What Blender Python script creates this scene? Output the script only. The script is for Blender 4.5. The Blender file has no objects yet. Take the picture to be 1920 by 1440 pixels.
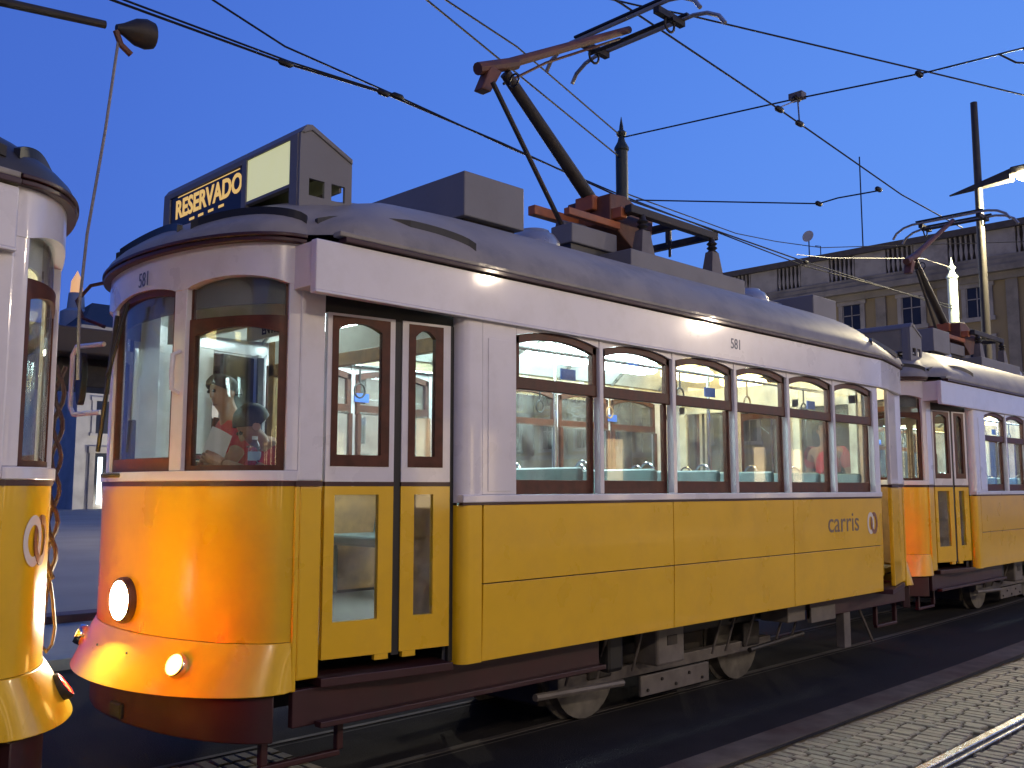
import bpy, bmesh, math, random
from mathutils import Vector, Matrix
random.seed(7)
PI = math.pi
SC = bpy.context.scene
C = SC.collection

# ------------------------------------------------------------------ camera
F = 1780.0
PITCH = math.atan(195 / F)
TH = math.radians(45.15)
cam_d = bpy.data.cameras.new('camera')
cam_d.sensor_width = 36.0
cam_d.lens = F / 1920 * 36.0
cam_d.clip_start = 0.1
cam_d.clip_end = 3000
cam = bpy.data.objects.new('camera', cam_d)
C.objects.link(cam)
fw = Vector((math.cos(TH) * math.cos(PITCH), math.sin(TH) * math.cos(PITCH), math.sin(PITCH)))
rt = Vector((math.sin(TH), -math.cos(TH), 0))
up = rt.cross(fw)
M = Matrix((rt, up, -fw)).transposed().to_4x4()
M.translation = Vector((-3.567, -3.979, 1.65))
cam.matrix_world = M
SC.camera = cam

# ------------------------------------------------------------------ sky, exposure
SC.view_settings.view_transform = 'Standard'
SC.view_settings.look = 'None'
SC.view_settings.exposure = 0.0
SC.view_settings.gamma = 1.0
SC.view_settings.use_curve_mapping = False
world = bpy.data.worlds.new('World')
SC.world = world
world.use_nodes = True
wn = world.node_tree.nodes
wl = world.node_tree.links
bg = wn['Background']
tc = wn.new('ShaderNodeTexCoord')
sep = wn.new('ShaderNodeSeparateXYZ')
wl.new(tc.outputs['Generated'], sep.inputs[0])
ra = wn.new('ShaderNodeValToRGB')          # dusk: deep blue away from the glow, paler towards it
mr = wn.new('ShaderNodeMapRange')
mr.inputs['From Min'].default_value = -1.0
mr.inputs['From Max'].default_value = 1.0
wl.new(sep.outputs['X'], mr.inputs['Value'])
wl.new(mr.outputs[0], ra.inputs[0])
e = ra.color_ramp.elements
e[0].position = 0.0; e[0].color = (.020, .055, .30, 1)
e[1].position = 1.0; e[1].color = (.135, .330, .93, 1)
k = e.new(0.66); k.color = (.066, .165, .655, 1)
k = e.new(0.85); k.color = (.090, .235, .81, 1)
rz = wn.new('ShaderNodeValToRGB')          # a little paler low down, deeper at the zenith
wl.new(sep.outputs['Z'], rz.inputs[0])
z = rz.color_ramp.elements
z[0].position = 0.0; z[0].color = (1.22, 1.12, 1.03, 1)
z[1].position = 1.0; z[1].color = (.70, .76, .85, 1)
k = z.new(0.35); k.color = (1, 1, 1, 1)
mx = wn.new('ShaderNodeMixRGB'); mx.blend_type = 'MULTIPLY'; mx.inputs[0].default_value = 1
wl.new(ra.outputs[0], mx.inputs[1]); wl.new(rz.outputs[0], mx.inputs[2])
wl.new(mx.outputs[0], bg.inputs[0])
bg.inputs[1].default_value = 1.0

# ------------------------------------------------------------------ materials
def mat(name, col, rough=.5, metal=0, coat=0, noise=0, nscale=6, bump=0, bscale=40, emit=None, es=0, dirt=None, dscale=3, damt=.5, spec=.5):
    m = bpy.data.materials.new(name); m.use_nodes = True
    n = m.node_tree.nodes; l = m.node_tree.links
    p = n['Principled BSDF']
    p.inputs['Base Color'].default_value = (*col, 1)
    p.inputs['Roughness'].default_value = rough
    p.inputs['Metallic'].default_value = metal
    p.inputs['Coat Weight'].default_value = coat
    p.inputs['Coat Roughness'].default_value = .06
    p.inputs['Specular IOR Level'].default_value = spec
    t = n.new('ShaderNodeTexCoord')
    cur = None
    if noise:
        a = n.new('ShaderNodeTexNoise'); a.inputs['Scale'].default_value = nscale; a.inputs['Detail'].default_value = 6
        l.new(t.outputs['Object'], a.inputs[0])
        r = n.new('ShaderNodeMapRange'); r.inputs['From Min'].default_value = .3; r.inputs['From Max'].default_value = .7
        r.inputs['To Min'].default_value = 1 - noise; r.inputs['To Max'].default_value = 1 + noise
        l.new(a.outputs[0], r.inputs[0])
        v = n.new('ShaderNodeVectorMath'); v.operation = 'SCALE'; v.inputs[0].default_value = col
        l.new(r.outputs[0], v.inputs['Scale'])
        cur = v.outputs[0]
        r2 = n.new('ShaderNodeMapRange'); r2.inputs['To Min'].default_value = max(0.02, rough - .12); r2.inputs['To Max'].default_value = min(1, rough + .12)
        l.new(a.outputs[0], r2.inputs[0]); l.new(r2.outputs[0], p.inputs['Roughness'])
    if dirt:
        a = n.new('ShaderNodeTexNoise'); a.inputs['Scale'].default_value = dscale; a.inputs['Detail'].default_value = 9; a.inputs['Roughness'].default_value = .65
        l.new(t.outputs['Object'], a.inputs[0])
        r = n.new('ShaderNodeMapRange'); r.inputs['From Min'].default_value = .48; r.inputs['From Max'].default_value = .75
        r.inputs['To Max'].default_value = damt
        l.new(a.outputs[0], r.inputs[0])
        x = n.new('ShaderNodeMixRGB'); x.inputs[2].default_value = (*dirt, 1)
        if cur: l.new(cur, x.inputs[1])
        else: x.inputs[1].default_value = (*col, 1)
        l.new(r.outputs[0], x.inputs[0]); cur = x.outputs[0]
    if cur: l.new(cur, p.inputs['Base Color'])
    if bump:
        a = n.new('ShaderNodeTexNoise'); a.inputs['Scale'].default_value = bscale; a.inputs['Detail'].default_value = 5
        l.new(t.outputs['Object'], a.inputs[0])
        b = n.new('ShaderNodeBump'); b.inputs['Strength'].default_value = bump; b.inputs['Distance'].default_value = .01
        l.new(a.outputs[0], b.inputs['Height']); l.new(b.outputs[0], p.inputs['Normal'])
        l.new(b.outputs[0], p.inputs['Coat Normal'])
    if emit:
        p.inputs['Emission Color'].default_value = (*emit, 1)
        p.inputs['Emission Strength'].default_value = es
    return m

def glass(name, tint=(.93, .96, .95), amt=1.0, dirt=.0):
    m = bpy.data.materials.new(name); m.use_nodes = True
    n = m.node_tree.nodes; l = m.node_tree.links
    n.remove(n['Principled BSDF'])
    o = n['Material Output']
    tr = n.new('ShaderNodeBsdfTransparent'); tr.inputs[0].default_value = (*tint, 1)
    gl = n.new('ShaderNodeBsdfGlossy'); gl.inputs['Roughness'].default_value = .02
    lw = n.new('ShaderNodeLayerWeight'); lw.inputs[0].default_value = .5
    pw = n.new('ShaderNodeMath'); pw.operation = 'POWER'; pw.inputs[1].default_value = 4
    l.new(lw.outputs['Facing'], pw.inputs[0])
    mm = n.new('ShaderNodeMath'); mm.operation = 'MULTIPLY_ADD'; mm.inputs[1].default_value = .6 * amt; mm.inputs[2].default_value = .045 * amt
    l.new(pw.outputs[0], mm.inputs[0])
    mix = n.new('ShaderNodeMixShader')
    l.new(mm.outputs[0], mix.inputs[0]); l.new(tr.outputs[0], mix.inputs[1]); l.new(gl.outputs[0], mix.inputs[2])
    last = mix
    if dirt:  # grey diffuse layer: dirt, raised to paint haze onto the panes
        t = n.new('ShaderNodeTexCoord'); a = n.new('ShaderNodeTexNoise'); a.inputs['Scale'].default_value = 5; a.inputs['Detail'].default_value = 8
        l.new(t.outputs['Object'], a.inputs[0])
        r = n.new('ShaderNodeMapRange'); r.inputs['From Min'].default_value = .35; r.inputs['From Max'].default_value = .8; r.inputs['To Max'].default_value = dirt
        l.new(a.outputs[0], r.inputs[0])
        df = n.new('ShaderNodeBsdfDiffuse'); df.inputs[0].default_value = (.5, .5, .48, 1)
        mix2 = n.new('ShaderNodeMixShader')
        l.new(r.outputs[0], mix2.inputs[0]); l.new(mix.outputs[0], mix2.inputs[1]); l.new(df.outputs[0], mix2.inputs[2])
        last = mix2
    l.new(last.outputs[0], o.inputs[0])
    return m

m_yellow = mat('yellow paint', (.76, .445, .008), .3, coat=.5, noise=.05, nscale=2.5, bump=.07, bscale=3.2, dirt=(.45, .24, .03), dscale=4, damt=.25)
m_white = mat('white paint', (.68, .66, .69), .3, coat=.6, noise=.04, nscale=2, bump=.03, bscale=4, dirt=(.45, .42, .40), dscale=5, damt=.3)
m_cream = mat('cream paint', (.70, .66, .53), .4, coat=.2, noise=.04)
m_maroon = mat('maroon paint', (.040, .008, .010), .5, coat=.12, noise=.15, nscale=5, dirt=(.022, .012, .011), damt=.6)
m_roof = mat('grey roof paint', (.27, .245, .205), .55, coat=.06, noise=.12, nscale=4, bump=.08, bscale=12, dirt=(.10, .095, .09), dscale=3, damt=.6)
m_sootroof = mat('sooty black roof', (.035, .032, .028), .5, coat=.2, noise=.3, nscale=4, bump=.08, dirt=(.10, .075, .06), dscale=2.5, damt=.6)
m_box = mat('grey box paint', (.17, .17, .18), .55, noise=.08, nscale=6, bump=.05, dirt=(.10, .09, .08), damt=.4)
m_silver = mat('aluminium paint', (.42, .40, .36), .3, metal=.6, noise=.1, bump=.05)
m_wood = mat('varnished dark wood', (.080, .024, .013), .45, coat=.0, spec=.3, noise=.3, nscale=14, bump=.05)
m_oak = mat('interior oak', (.32, .17, .06), .45, coat=.3, noise=.25, nscale=12)
m_black = mat('black rubber', (.012, .012, .013), .5, noise=.2)
m_dark = mat('dark iron', (.035, .032, .03), .6, metal=.3, noise=.35, nscale=9, bump=.2, dirt=(.07, .045, .03), damt=.6)
m_greyiron = mat('grey truck paint', (.14, .125, .115), .55, noise=.2, nscale=8, bump=.1, dirt=(.06, .05, .045), damt=.8)
m_chrome = mat('chrome', (.75, .75, .75), .12, metal=1)
m_steel = mat('worn steel', (.55, .54, .52), .25, metal=1, noise=.15, nscale=15)
m_wheel = mat('wheel steel', (.16, .15, .13), .6, metal=.3, noise=.3, nscale=10, dirt=(.05, .04, .035), damt=.7)
m_rust = mat('rusty pantograph paint', (.13, .05, .028), .6, noise=.35, nscale=9, bump=.2, dirt=(.09, .05, .035), damt=.8)
m_orange = mat('orange primer', (.36, .11, .04), .55, noise=.2, nscale=9, dirt=(.1, .05, .03), damt=.5)
m_teal = mat('teal vinyl', (.085, .135, .14), .4, noise=.1, nscale=12, bump=.08)
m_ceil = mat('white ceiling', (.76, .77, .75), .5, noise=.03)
m_floor = mat('ribbed floor', (.12, .11, .10), .6, noise=.2, nscale=20)
m_glass = glass('window glass', dirt=.22)
m_cabglass = glass('windscreen glass', (.90, .93, .92), dirt=.08)
m_lamp = mat('lit ceiling diffuser', (.9, .9, .9), .5, emit=(.76, .98, 1.0), es=27)
m_cablamp = mat('lit cab diffuser', (.9, .9, .9), .5, emit=(.82, 1.0, .96), es=6)
m_warmlamp = mat('lit warm diffuser', (.9, .85, .6), .5, emit=(1, .76, .34), es=11)
m_head = mat('lit headlamp lens', (.9, .8, .6), .2, emit=(1.0, .97, .76), es=560)
m_fog = mat('lit amber fog lamp', (.9, .6, .3), .2, emit=(1, .60, .14), es=7)
m_tail = mat('lit tail lamp', (.8, .1, .05), .2, emit=(1, .0022, .0006), es=140)
m_street = mat('lit street lamp lens', (.9, .9, .8), .3, emit=(1, .86, .55), es=140)
m_signlit = mat('lit roller blind', (.7, .75, .5), .5, emit=(.62, .62, .30), es=.72, noise=.10, nscale=5)
m_signnavy = mat('navy destination blind', (.016, .016, .032), .5, coat=.1)
m_offblind = mat('unlit blind', (.22, .20, .15), .5, noise=.1)
m_text = mat('lit yellow lettering', (.8, .55, .15), .5, emit=(1, .62, .17), es=.62)
m_navytext = mat('navy lettering', (.05, .06, .12), .4)
m_greytext = mat('grey brown lettering', (.17, .12, .09), .4)
m_logow = mat('white logo ring', (.72, .66, .58), .35)
m_logob = mat('brown logo ring', (.24, .10, .06), .4)
m_blacktext = mat('black lettering', (.01, .01, .01), .5)
m_adyellow = mat('yellow advert board', (.46, .37, .22), .5, noise=.1)
m_adblue = mat('blue sticker', (.03, .11, .45), .5)
m_adred = mat('red sticker', (.6, .05, .04), .5)
m_paper = mat('white paper', (.68, .69, .66), .7, noise=.04)
m_pole = mat('dark green iron', (.022, .034, .032), .5, noise=.2, nscale=7)
m_litpole = mat('lamplit green paint', (.50, .62, .56), .45, noise=.1)  # same green pole, with the lamp light put into its colour
m_wire = mat('overhead wire', (.018, .018, .022), .5, metal=.5)
m_paleclad = mat('pale insulated cable', (.40, .42, .38), .5)
m_lamppost = mat('grey galvanised pole', (.05, .047, .042), .5, metal=.3, noise=.15, nscale=9)
m_rope = mat('braided rope', (.055, .026, .024), .8, noise=.4, nscale=60, bump=.3)
m_cord = mat('grey cord', (.25, .23, .22), .8, noise=.2, nscale=60)
m_ochre = mat('ochre render', (.245, .19, .10), .85, noise=.10, nscale=.6, bump=.08, dirt=(.20, .16, .11), dscale=.35, damt=.6)
m_stone = mat('lime stone', (.34, .31, .27), .8, noise=.14, nscale=.8, bump=.12, bscale=6, dirt=(.13, .115, .10), dscale=.5, damt=.75)
m_fstone = mat('dimmed facade stone', (.23, .205, .165), .85, noise=.16, nscale=.8, bump=.12, bscale=6, dirt=(.07, .06, .052), dscale=.5, damt=.8)  # lime stone colour lowered so the right-hand building looks less lit
m_fpale = mat('dimmed pale facade stone', (.31, .285, .25), .85, noise=.14, nscale=.8, dirt=(.10, .09, .08), dscale=.6, damt=.75)  # pale stone lowered likewise, dim light put into the colour
m_palestone = mat('pale stone', (.42, .40, .37), .8, noise=.12, nscale=.8, dirt=(.2, .18, .16), dscale=.6, damt=.6)
m_slate = mat('dark roof tiles', (.07, .06, .055), .8, noise=.25, nscale=3)
m_winglass = mat('dark window panes', (.02, .022, .025), .12, noise=.2, nscale=.7)
m_shop = mat('added shop pane glow', (.8, .7, .5), .4, emit=(1, .72, .38), es=5)  # glow added to unseen panes for glints in the yellow panels
m_litwin = mat('lit doorway glow', (.8, .85, .9), .5, emit=(.80, .92, 1.0), es=1.8)
m_warmwin = mat('lit crown lights', (.9, .6, .3), .5, emit=(1, .50, .16), es=.7)
m_skin = mat('skin', (.36, .19, .13), .5, noise=.08, nscale=20)
m_lip = mat('lips', (.22, .09, .07), .5)
m_hair = mat('dark hair', (.012, .010, .009), .55, noise=.4, nscale=60, bump=.4, bscale=120)
m_shirt = mat('red polo shirt', (.50, .025, .045), .8, noise=.12, nscale=18, bump=.15, bscale=30)
m_trouser = mat('navy trousers', (.02, .022, .035), .85, noise=.2)
m_eye = mat('eye', (.02, .015, .012), .2)
m_bottle = glass('bottle plastic', (.85, .90, .93), amt=2.2)
m_label = mat('blue bottle label', (.3, .42, .6), .5)
m_asphalt = mat('asphalt', (.024, .022, .021), .85, spec=.15, noise=.25, nscale=3, bump=.5, bscale=90, dirt=(.022, .021, .021), dscale=1.2, damt=.7)
m_band = mat('worn concrete strip', (.125, .105, .082), .9, spec=.15, noise=.25, nscale=5, bump=.3, bscale=60, dirt=(.075, .042, .032), dscale=1.1, damt=.8)
m_mortar = mat('sandy joint', (.055, .045, .032), .95, noise=.3, nscale=25, bump=.6, bscale=120)
m_setts = [mat('stone sett', c, .68, noise=.18, nscale=22, bump=.35, bscale=70) for c in ((.22, .192, .13), (.195, .175, .12), (.24, .205, .14), (.175, .155, .108))]
m_plaza = mat('plaza paving', (.34, .30, .24), .8, noise=.12, nscale=.35, bump=.2, bscale=8, dirt=(.24, .21, .17), dscale=.2, damt=.6, spec=.2)
m_kerb = mat('maroon painted kerb', (.075, .022, .028), .6, noise=.2)
m_concrete = mat('pale paving', (.30, .28, .27), .75, noise=.15, nscale=2, bump=.2)
m_canopy = mat('dark brown canopy', (.045, .032, .025), .6, noise=.2)

# ------------------------------------------------------------------ mesh helpers
class MB:
    def __init__(s): s.v = []; s.f = []
    def add(s, vs, fs):
        o = len(s.v); s.v += [tuple(v) for v in vs]; s.f += [tuple(i + o for i in f) for f in fs]; return s
    def box(s, x0, x1, y0, y1, z0, z1):
        return s.add([(x0, y0, z0), (x1, y0, z0), (x1, y1, z0), (x0, y1, z0), (x0, y0, z1), (x1, y0, z1), (x1, y1, z1), (x0, y1, z1)],
                     [(3, 2, 1, 0), (4, 5, 6, 7), (0, 1, 5, 4), (1, 2, 6, 5), (2, 3, 7, 6), (3, 0, 4, 7)])
    def prism(s, poly, d):                      # closed polygon extruded by vector d
        n = len(poly); d = Vector(d); a = [Vector(p) for p in poly]
        return s.add(a + [p + d for p in a], [tuple(range(n))[::-1], tuple(range(n, 2 * n))] + [(i, (i + 1) % n, n + (i + 1) % n, n + i) for i in range(n)])
    def tube(s, path, r, n=8, caps=True):
        path = [Vector(p) for p in path]; m = len(path)
        rr = r if isinstance(r, (list, tuple)) else [r] * m
        prev = None; rings = []
        for i, p in enumerate(path):
            t = (path[min(i + 1, m - 1)] - path[max(i - 1, 0)]).normalized()
            if prev is None:
                a = Vector((0, 0, 1)) if abs(t.z) < .9 else Vector((1, 0, 0))
                u = t.cross(a).normalized()
            else:
                u = (prev - t * prev.dot(t)).normalized()
            prev = u; w = t.cross(u)
            rings.append([p + (u * math.cos(2 * PI * j / n) + w * math.sin(2 * PI * j / n)) * rr[i] for j in range(n)])
        vs = [v for ring in rings for v in ring]
        fs = [(i * n + j, i * n + (j + 1) % n, (i + 1) * n + (j + 1) % n, (i + 1) * n + j) for i in range(m - 1) for j in range(n)]
        if caps: fs += [tuple(range(n))[::-1], tuple(range((m - 1) * n, m * n))]
        return s.add(vs, fs)
    def lathe(s, prof, c, axis=(0, 0, 1), n=20):   # prof: list of (radius, height along axis)
        ax = Vector(axis).normalized(); c = Vector(c)
        a = Vector((0, 0, 1)) if abs(ax.z) < .9 else Vector((1, 0, 0))
        u = ax.cross(a).normalized(); w = ax.cross(u); m = len(prof)
        vs = [c + ax * h + (u * math.cos(2 * PI * j / n) + w * math.sin(2 * PI * j / n)) * max(r, 1e-4) for r, h in prof for j in range(n)]
        fs = [(i * n + j, i * n + (j + 1) % n, (i + 1) * n + (j + 1) % n, (i + 1) * n + j) for i in range(m - 1) for j in range(n)]
        fs += [tuple(range(n))[::-1], tuple(range((m - 1) * n, m * n))]
        return s.add(vs, fs)
    def shell(s, outer, inner):                 # two grids (rows of points) closed into a solid
        R = len(outer); K = len(outer[0])
        vs = [p for r in outer for p in r] + [p for r in inner for p in r]; o = R * K
        fs = []
        for i in range(R - 1):
            for j in range(K - 1):
                a, b, c, d = i * K + j, i * K + j + 1, (i + 1) * K + j + 1, (i + 1) * K + j
                fs += [(a, b, c, d), (o + d, o + c, o + b, o + a)]
        for j in range(K - 1):
            fs += [(j, o + j, o + j + 1, j + 1), ((R - 1) * K + j + 1, o + (R - 1) * K + j + 1, o + (R - 1) * K + j, (R - 1) * K + j)]
        for i in range(R - 1):
            fs += [((i + 1) * K, o + (i + 1) * K, o + i * K, i * K), (i * K + K - 1, o + i * K + K - 1, o + (i + 1) * K + K - 1, (i + 1) * K + K - 1)]
        return s.add(vs, fs)
    def build(s, name, m, parent=None, T=None, org=None, smooth=False, bevel=0, loc=None):
        vs = [Vector(v) for v in s.v]
        if T: vs = [Vector(T(v)) for v in vs]
        if org is not None: vs = [v - org for v in vs]
        me = bpy.data.meshes.new(name)
        me.from_pydata(vs, [], s.f); me.validate()
        bm = bmesh.new(); bm.from_mesh(me)
        bmesh.ops.recalc_face_normals(bm, faces=bm.faces)
        if smooth:
            for f in bm.faces: f.smooth = True
            for ed in bm.edges:
                if len(ed.link_faces) == 2 and ed.calc_face_angle(0) > .6: ed.smooth = False
        bm.to_mesh(me); bm.free()
        me.materials.append(m)
        o = bpy.data.objects.new(name, me); C.objects.link(o)
        if parent: o.parent = parent
        if loc: o.location = loc
        if bevel:
            b = o.modifiers.new('bevel', 'BEVEL'); b.width = bevel; b.segments = 2; b.limit_method = 'ANGLE'; b.angle_limit = .7
            b.harden_normals = False
        return o

def thing(name, label, cat, loc=(0, 0, 0), group=None, rotz=0):
    o = bpy.data.objects.new(name, None); C.objects.link(o)
    o.location = loc; o.rotation_euler = (0, 0, rotz); o.empty_display_size = .3
    o['label'] = label; o['category'] = cat
    if group: o['group'] = group
    return o
def tag(o, label, cat, group=None):
    o['label'] = label; o['category'] = cat
    if group: o['group'] = group
    return o
def setting(o, kind='structure'):
    o['kind'] = kind; return o
def copy_tree(o, parent=None, skip=()):
    c = o.copy(); C.objects.link(c)
    if parent: c.parent = parent
    for ch in list(o.children):
        if ch.name.split('.')[0] in skip or ch.get('only_first'): continue
        copy_tree(ch, c, skip)
    return c
_tm = {}
def text(name, body, size, m, mtx, parent=None, org=Vector((0, 0, 0)), ext=.001, align='CENTER', bold=0, sx=1.0):
    key = (body, size, m.name, align, bold, sx)
    if key not in _tm:
        cu = bpy.data.curves.new(name, 'FONT'); cu.body = body; cu.size = size; cu.extrude = ext; cu.align_x = align; cu.offset = bold; cu.resolution_u = 4
        t = bpy.data.objects.new('t', cu); C.objects.link(t)
        dg = bpy.context.evaluated_depsgraph_get(); dg.update()
        me = bpy.data.meshes.new_from_object(t.evaluated_get(dg)); me.name = name
        if sx != 1.0: me.transform(Matrix.Diagonal((sx, 1, 1, 1)))
        C.objects.unlink(t); bpy.data.objects.remove(t); bpy.data.curves.remove(cu)
        me.materials.clear(); me.materials.append(m); _tm[key] = me
    o = bpy.data.objects.new(name, _tm[key]); C.objects.link(o)
    mm = mtx.copy(); mm.translation = mm.translation - org
    if parent: o.parent = parent
    o.matrix_local = mm
    return o
def frame(xa, ya, za, pos):
    m = Matrix((Vector(xa), Vector(ya), Vector(za))).transposed().to_4x4(); m.translation = Vector(pos); return m
FACE_NX = lambda p: frame((0, -1, 0), (0, 0, 1), (-1, 0, 0), p)      # lettering that faces -X
FACE_PX = lambda p: frame((0, 1, 0), (0, 0, 1), (1, 0, 0), p)
FACE_NY = lambda p: frame((1, 0, 0), (0, 0, 1), (0, -1, 0), p)
def ring_arc(r0, r1, a0, a1, c, t, n=28, ey=1.0):          # flat ring segment in local xy as prism along z
    b = MB(); out = []; inn = []
    for i in range(n + 1):
        a = math.radians(a0 + (a1 - a0) * i / n)
        out.append((c[0] + r1 * math.cos(a), c[1] + r1 * ey * math.sin(a)))
        inn.append((c[0] + r0 * math.cos(a), c[1] + r0 * ey * math.sin(a)))
    b.shell([[(x, y, t) for x, y in out], [(x, y, t) for x, y in inn]], [[(x, y, 0) for x, y in out], [(x, y, 0) for x, y in inn]])
    return b

# ------------------------------------------------------------------ the tram
ORG = Vector((2.68, 1.19, 0))
WY = 1.19
def nose_raw(t):
    s = math.sin(t); c = math.cos(t)
    y = WY + .99 * math.copysign(abs(s) ** 1.0, s)
    return Vector((-.94 - .42 * abs(c) ** 1.0, y, 0))
_N = 400
_pts = [nose_raw(-PI / 2 + PI * i / _N) for i in range(_N + 1)]
_len = [0]
for i in range(_N): _len.append(_len[-1] + (_pts[i + 1] - _pts[i]).length)
_L = _len[-1]
def nose2(s):
    d = max(0, min(1, s)) * _L
    lo = 0
    import bisect
    i = min(_N - 1, max(0, bisect.bisect_right(_len, d) - 1))
    f = (d - _len[i]) / max(1e-9, _len[i + 1] - _len[i])
    return _pts[i].lerp(_pts[i + 1], f)
def nose(s, z, off=0):
    p = nose2(s); a = nose2(max(0, s - .012)); b = nose2(min(1, s + .012))
    t = (b - a).normalized(); n = Vector((-t.y, t.x, 0))
    if n.x > .3: n = -n
    q = p + n * off
    return Vector((q.x, q.y, z))
def s_at_y(y):
    for i in range(_N):
        if _pts[i + 1].y >= y: return (_len[i] + (_len[i + 1] - _len[i]) * (y - _pts[i].y) / max(1e-9, _pts[i + 1].y - _pts[i].y)) / _L
    return 1
def nshell(s0, s1, zf0, zf1, o0, o1, n=24, rows=1, offf=None):
    z0 = zf0 if callable(zf0) else (lambda s: zf0); z1 = zf1 if callable(zf1) else (lambda s: zf1)
    outer = []; inner = []
    for r in range(rows + 1):
        k = r / rows; ro = []; ri = []
        for i in range(n + 1):
            s = s0 + (s1 - s0) * i / n
            zz = z0(s) + (z1(s) - z0(s)) * k
            d = offf(s, k) if offf else 0
            ro.append(nose(s, zz, o1 + d)); ri.append(nose(s, zz, o0 + d))
        outer.append(ro); inner.append(ri)
    return MB().shell(outer, inner)

S_PIL = s_at_y(.212); S_P0 = s_at_y(.715); S_P1 = s_at_y(.81)
# transforms to the four corners
XM = 5.36
T_id = None
T_rear = lambda v: (XM - v[0], v[1], v[2])
T_far = lambda v: (v[0], 2 * WY - v[1], v[2])
T_rf = lambda v: (XM - v[0], 2 * WY - v[1], v[2])
ZE = 2.90          # eaves

tram = thing('tram', 'whole yellow and white tram in the middle, its destination blind on the roof lit', 'tram', ORG, 'yellow and white trams standing nose to tail')
ONLY = []
def P(b, name, m, parent=None, T=None, **kw):
    return b.build(name, m, parent or tram, T, ORG, **kw)
def first_only(o): o['only_first'] = True; return o

def arch(x0, x1, z, h):        # lower edge of header over window: function of x
    return lambda x: z + h * (1 - ((2 * x - x0 - x1) / (x1 - x0)) ** 2)

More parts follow.
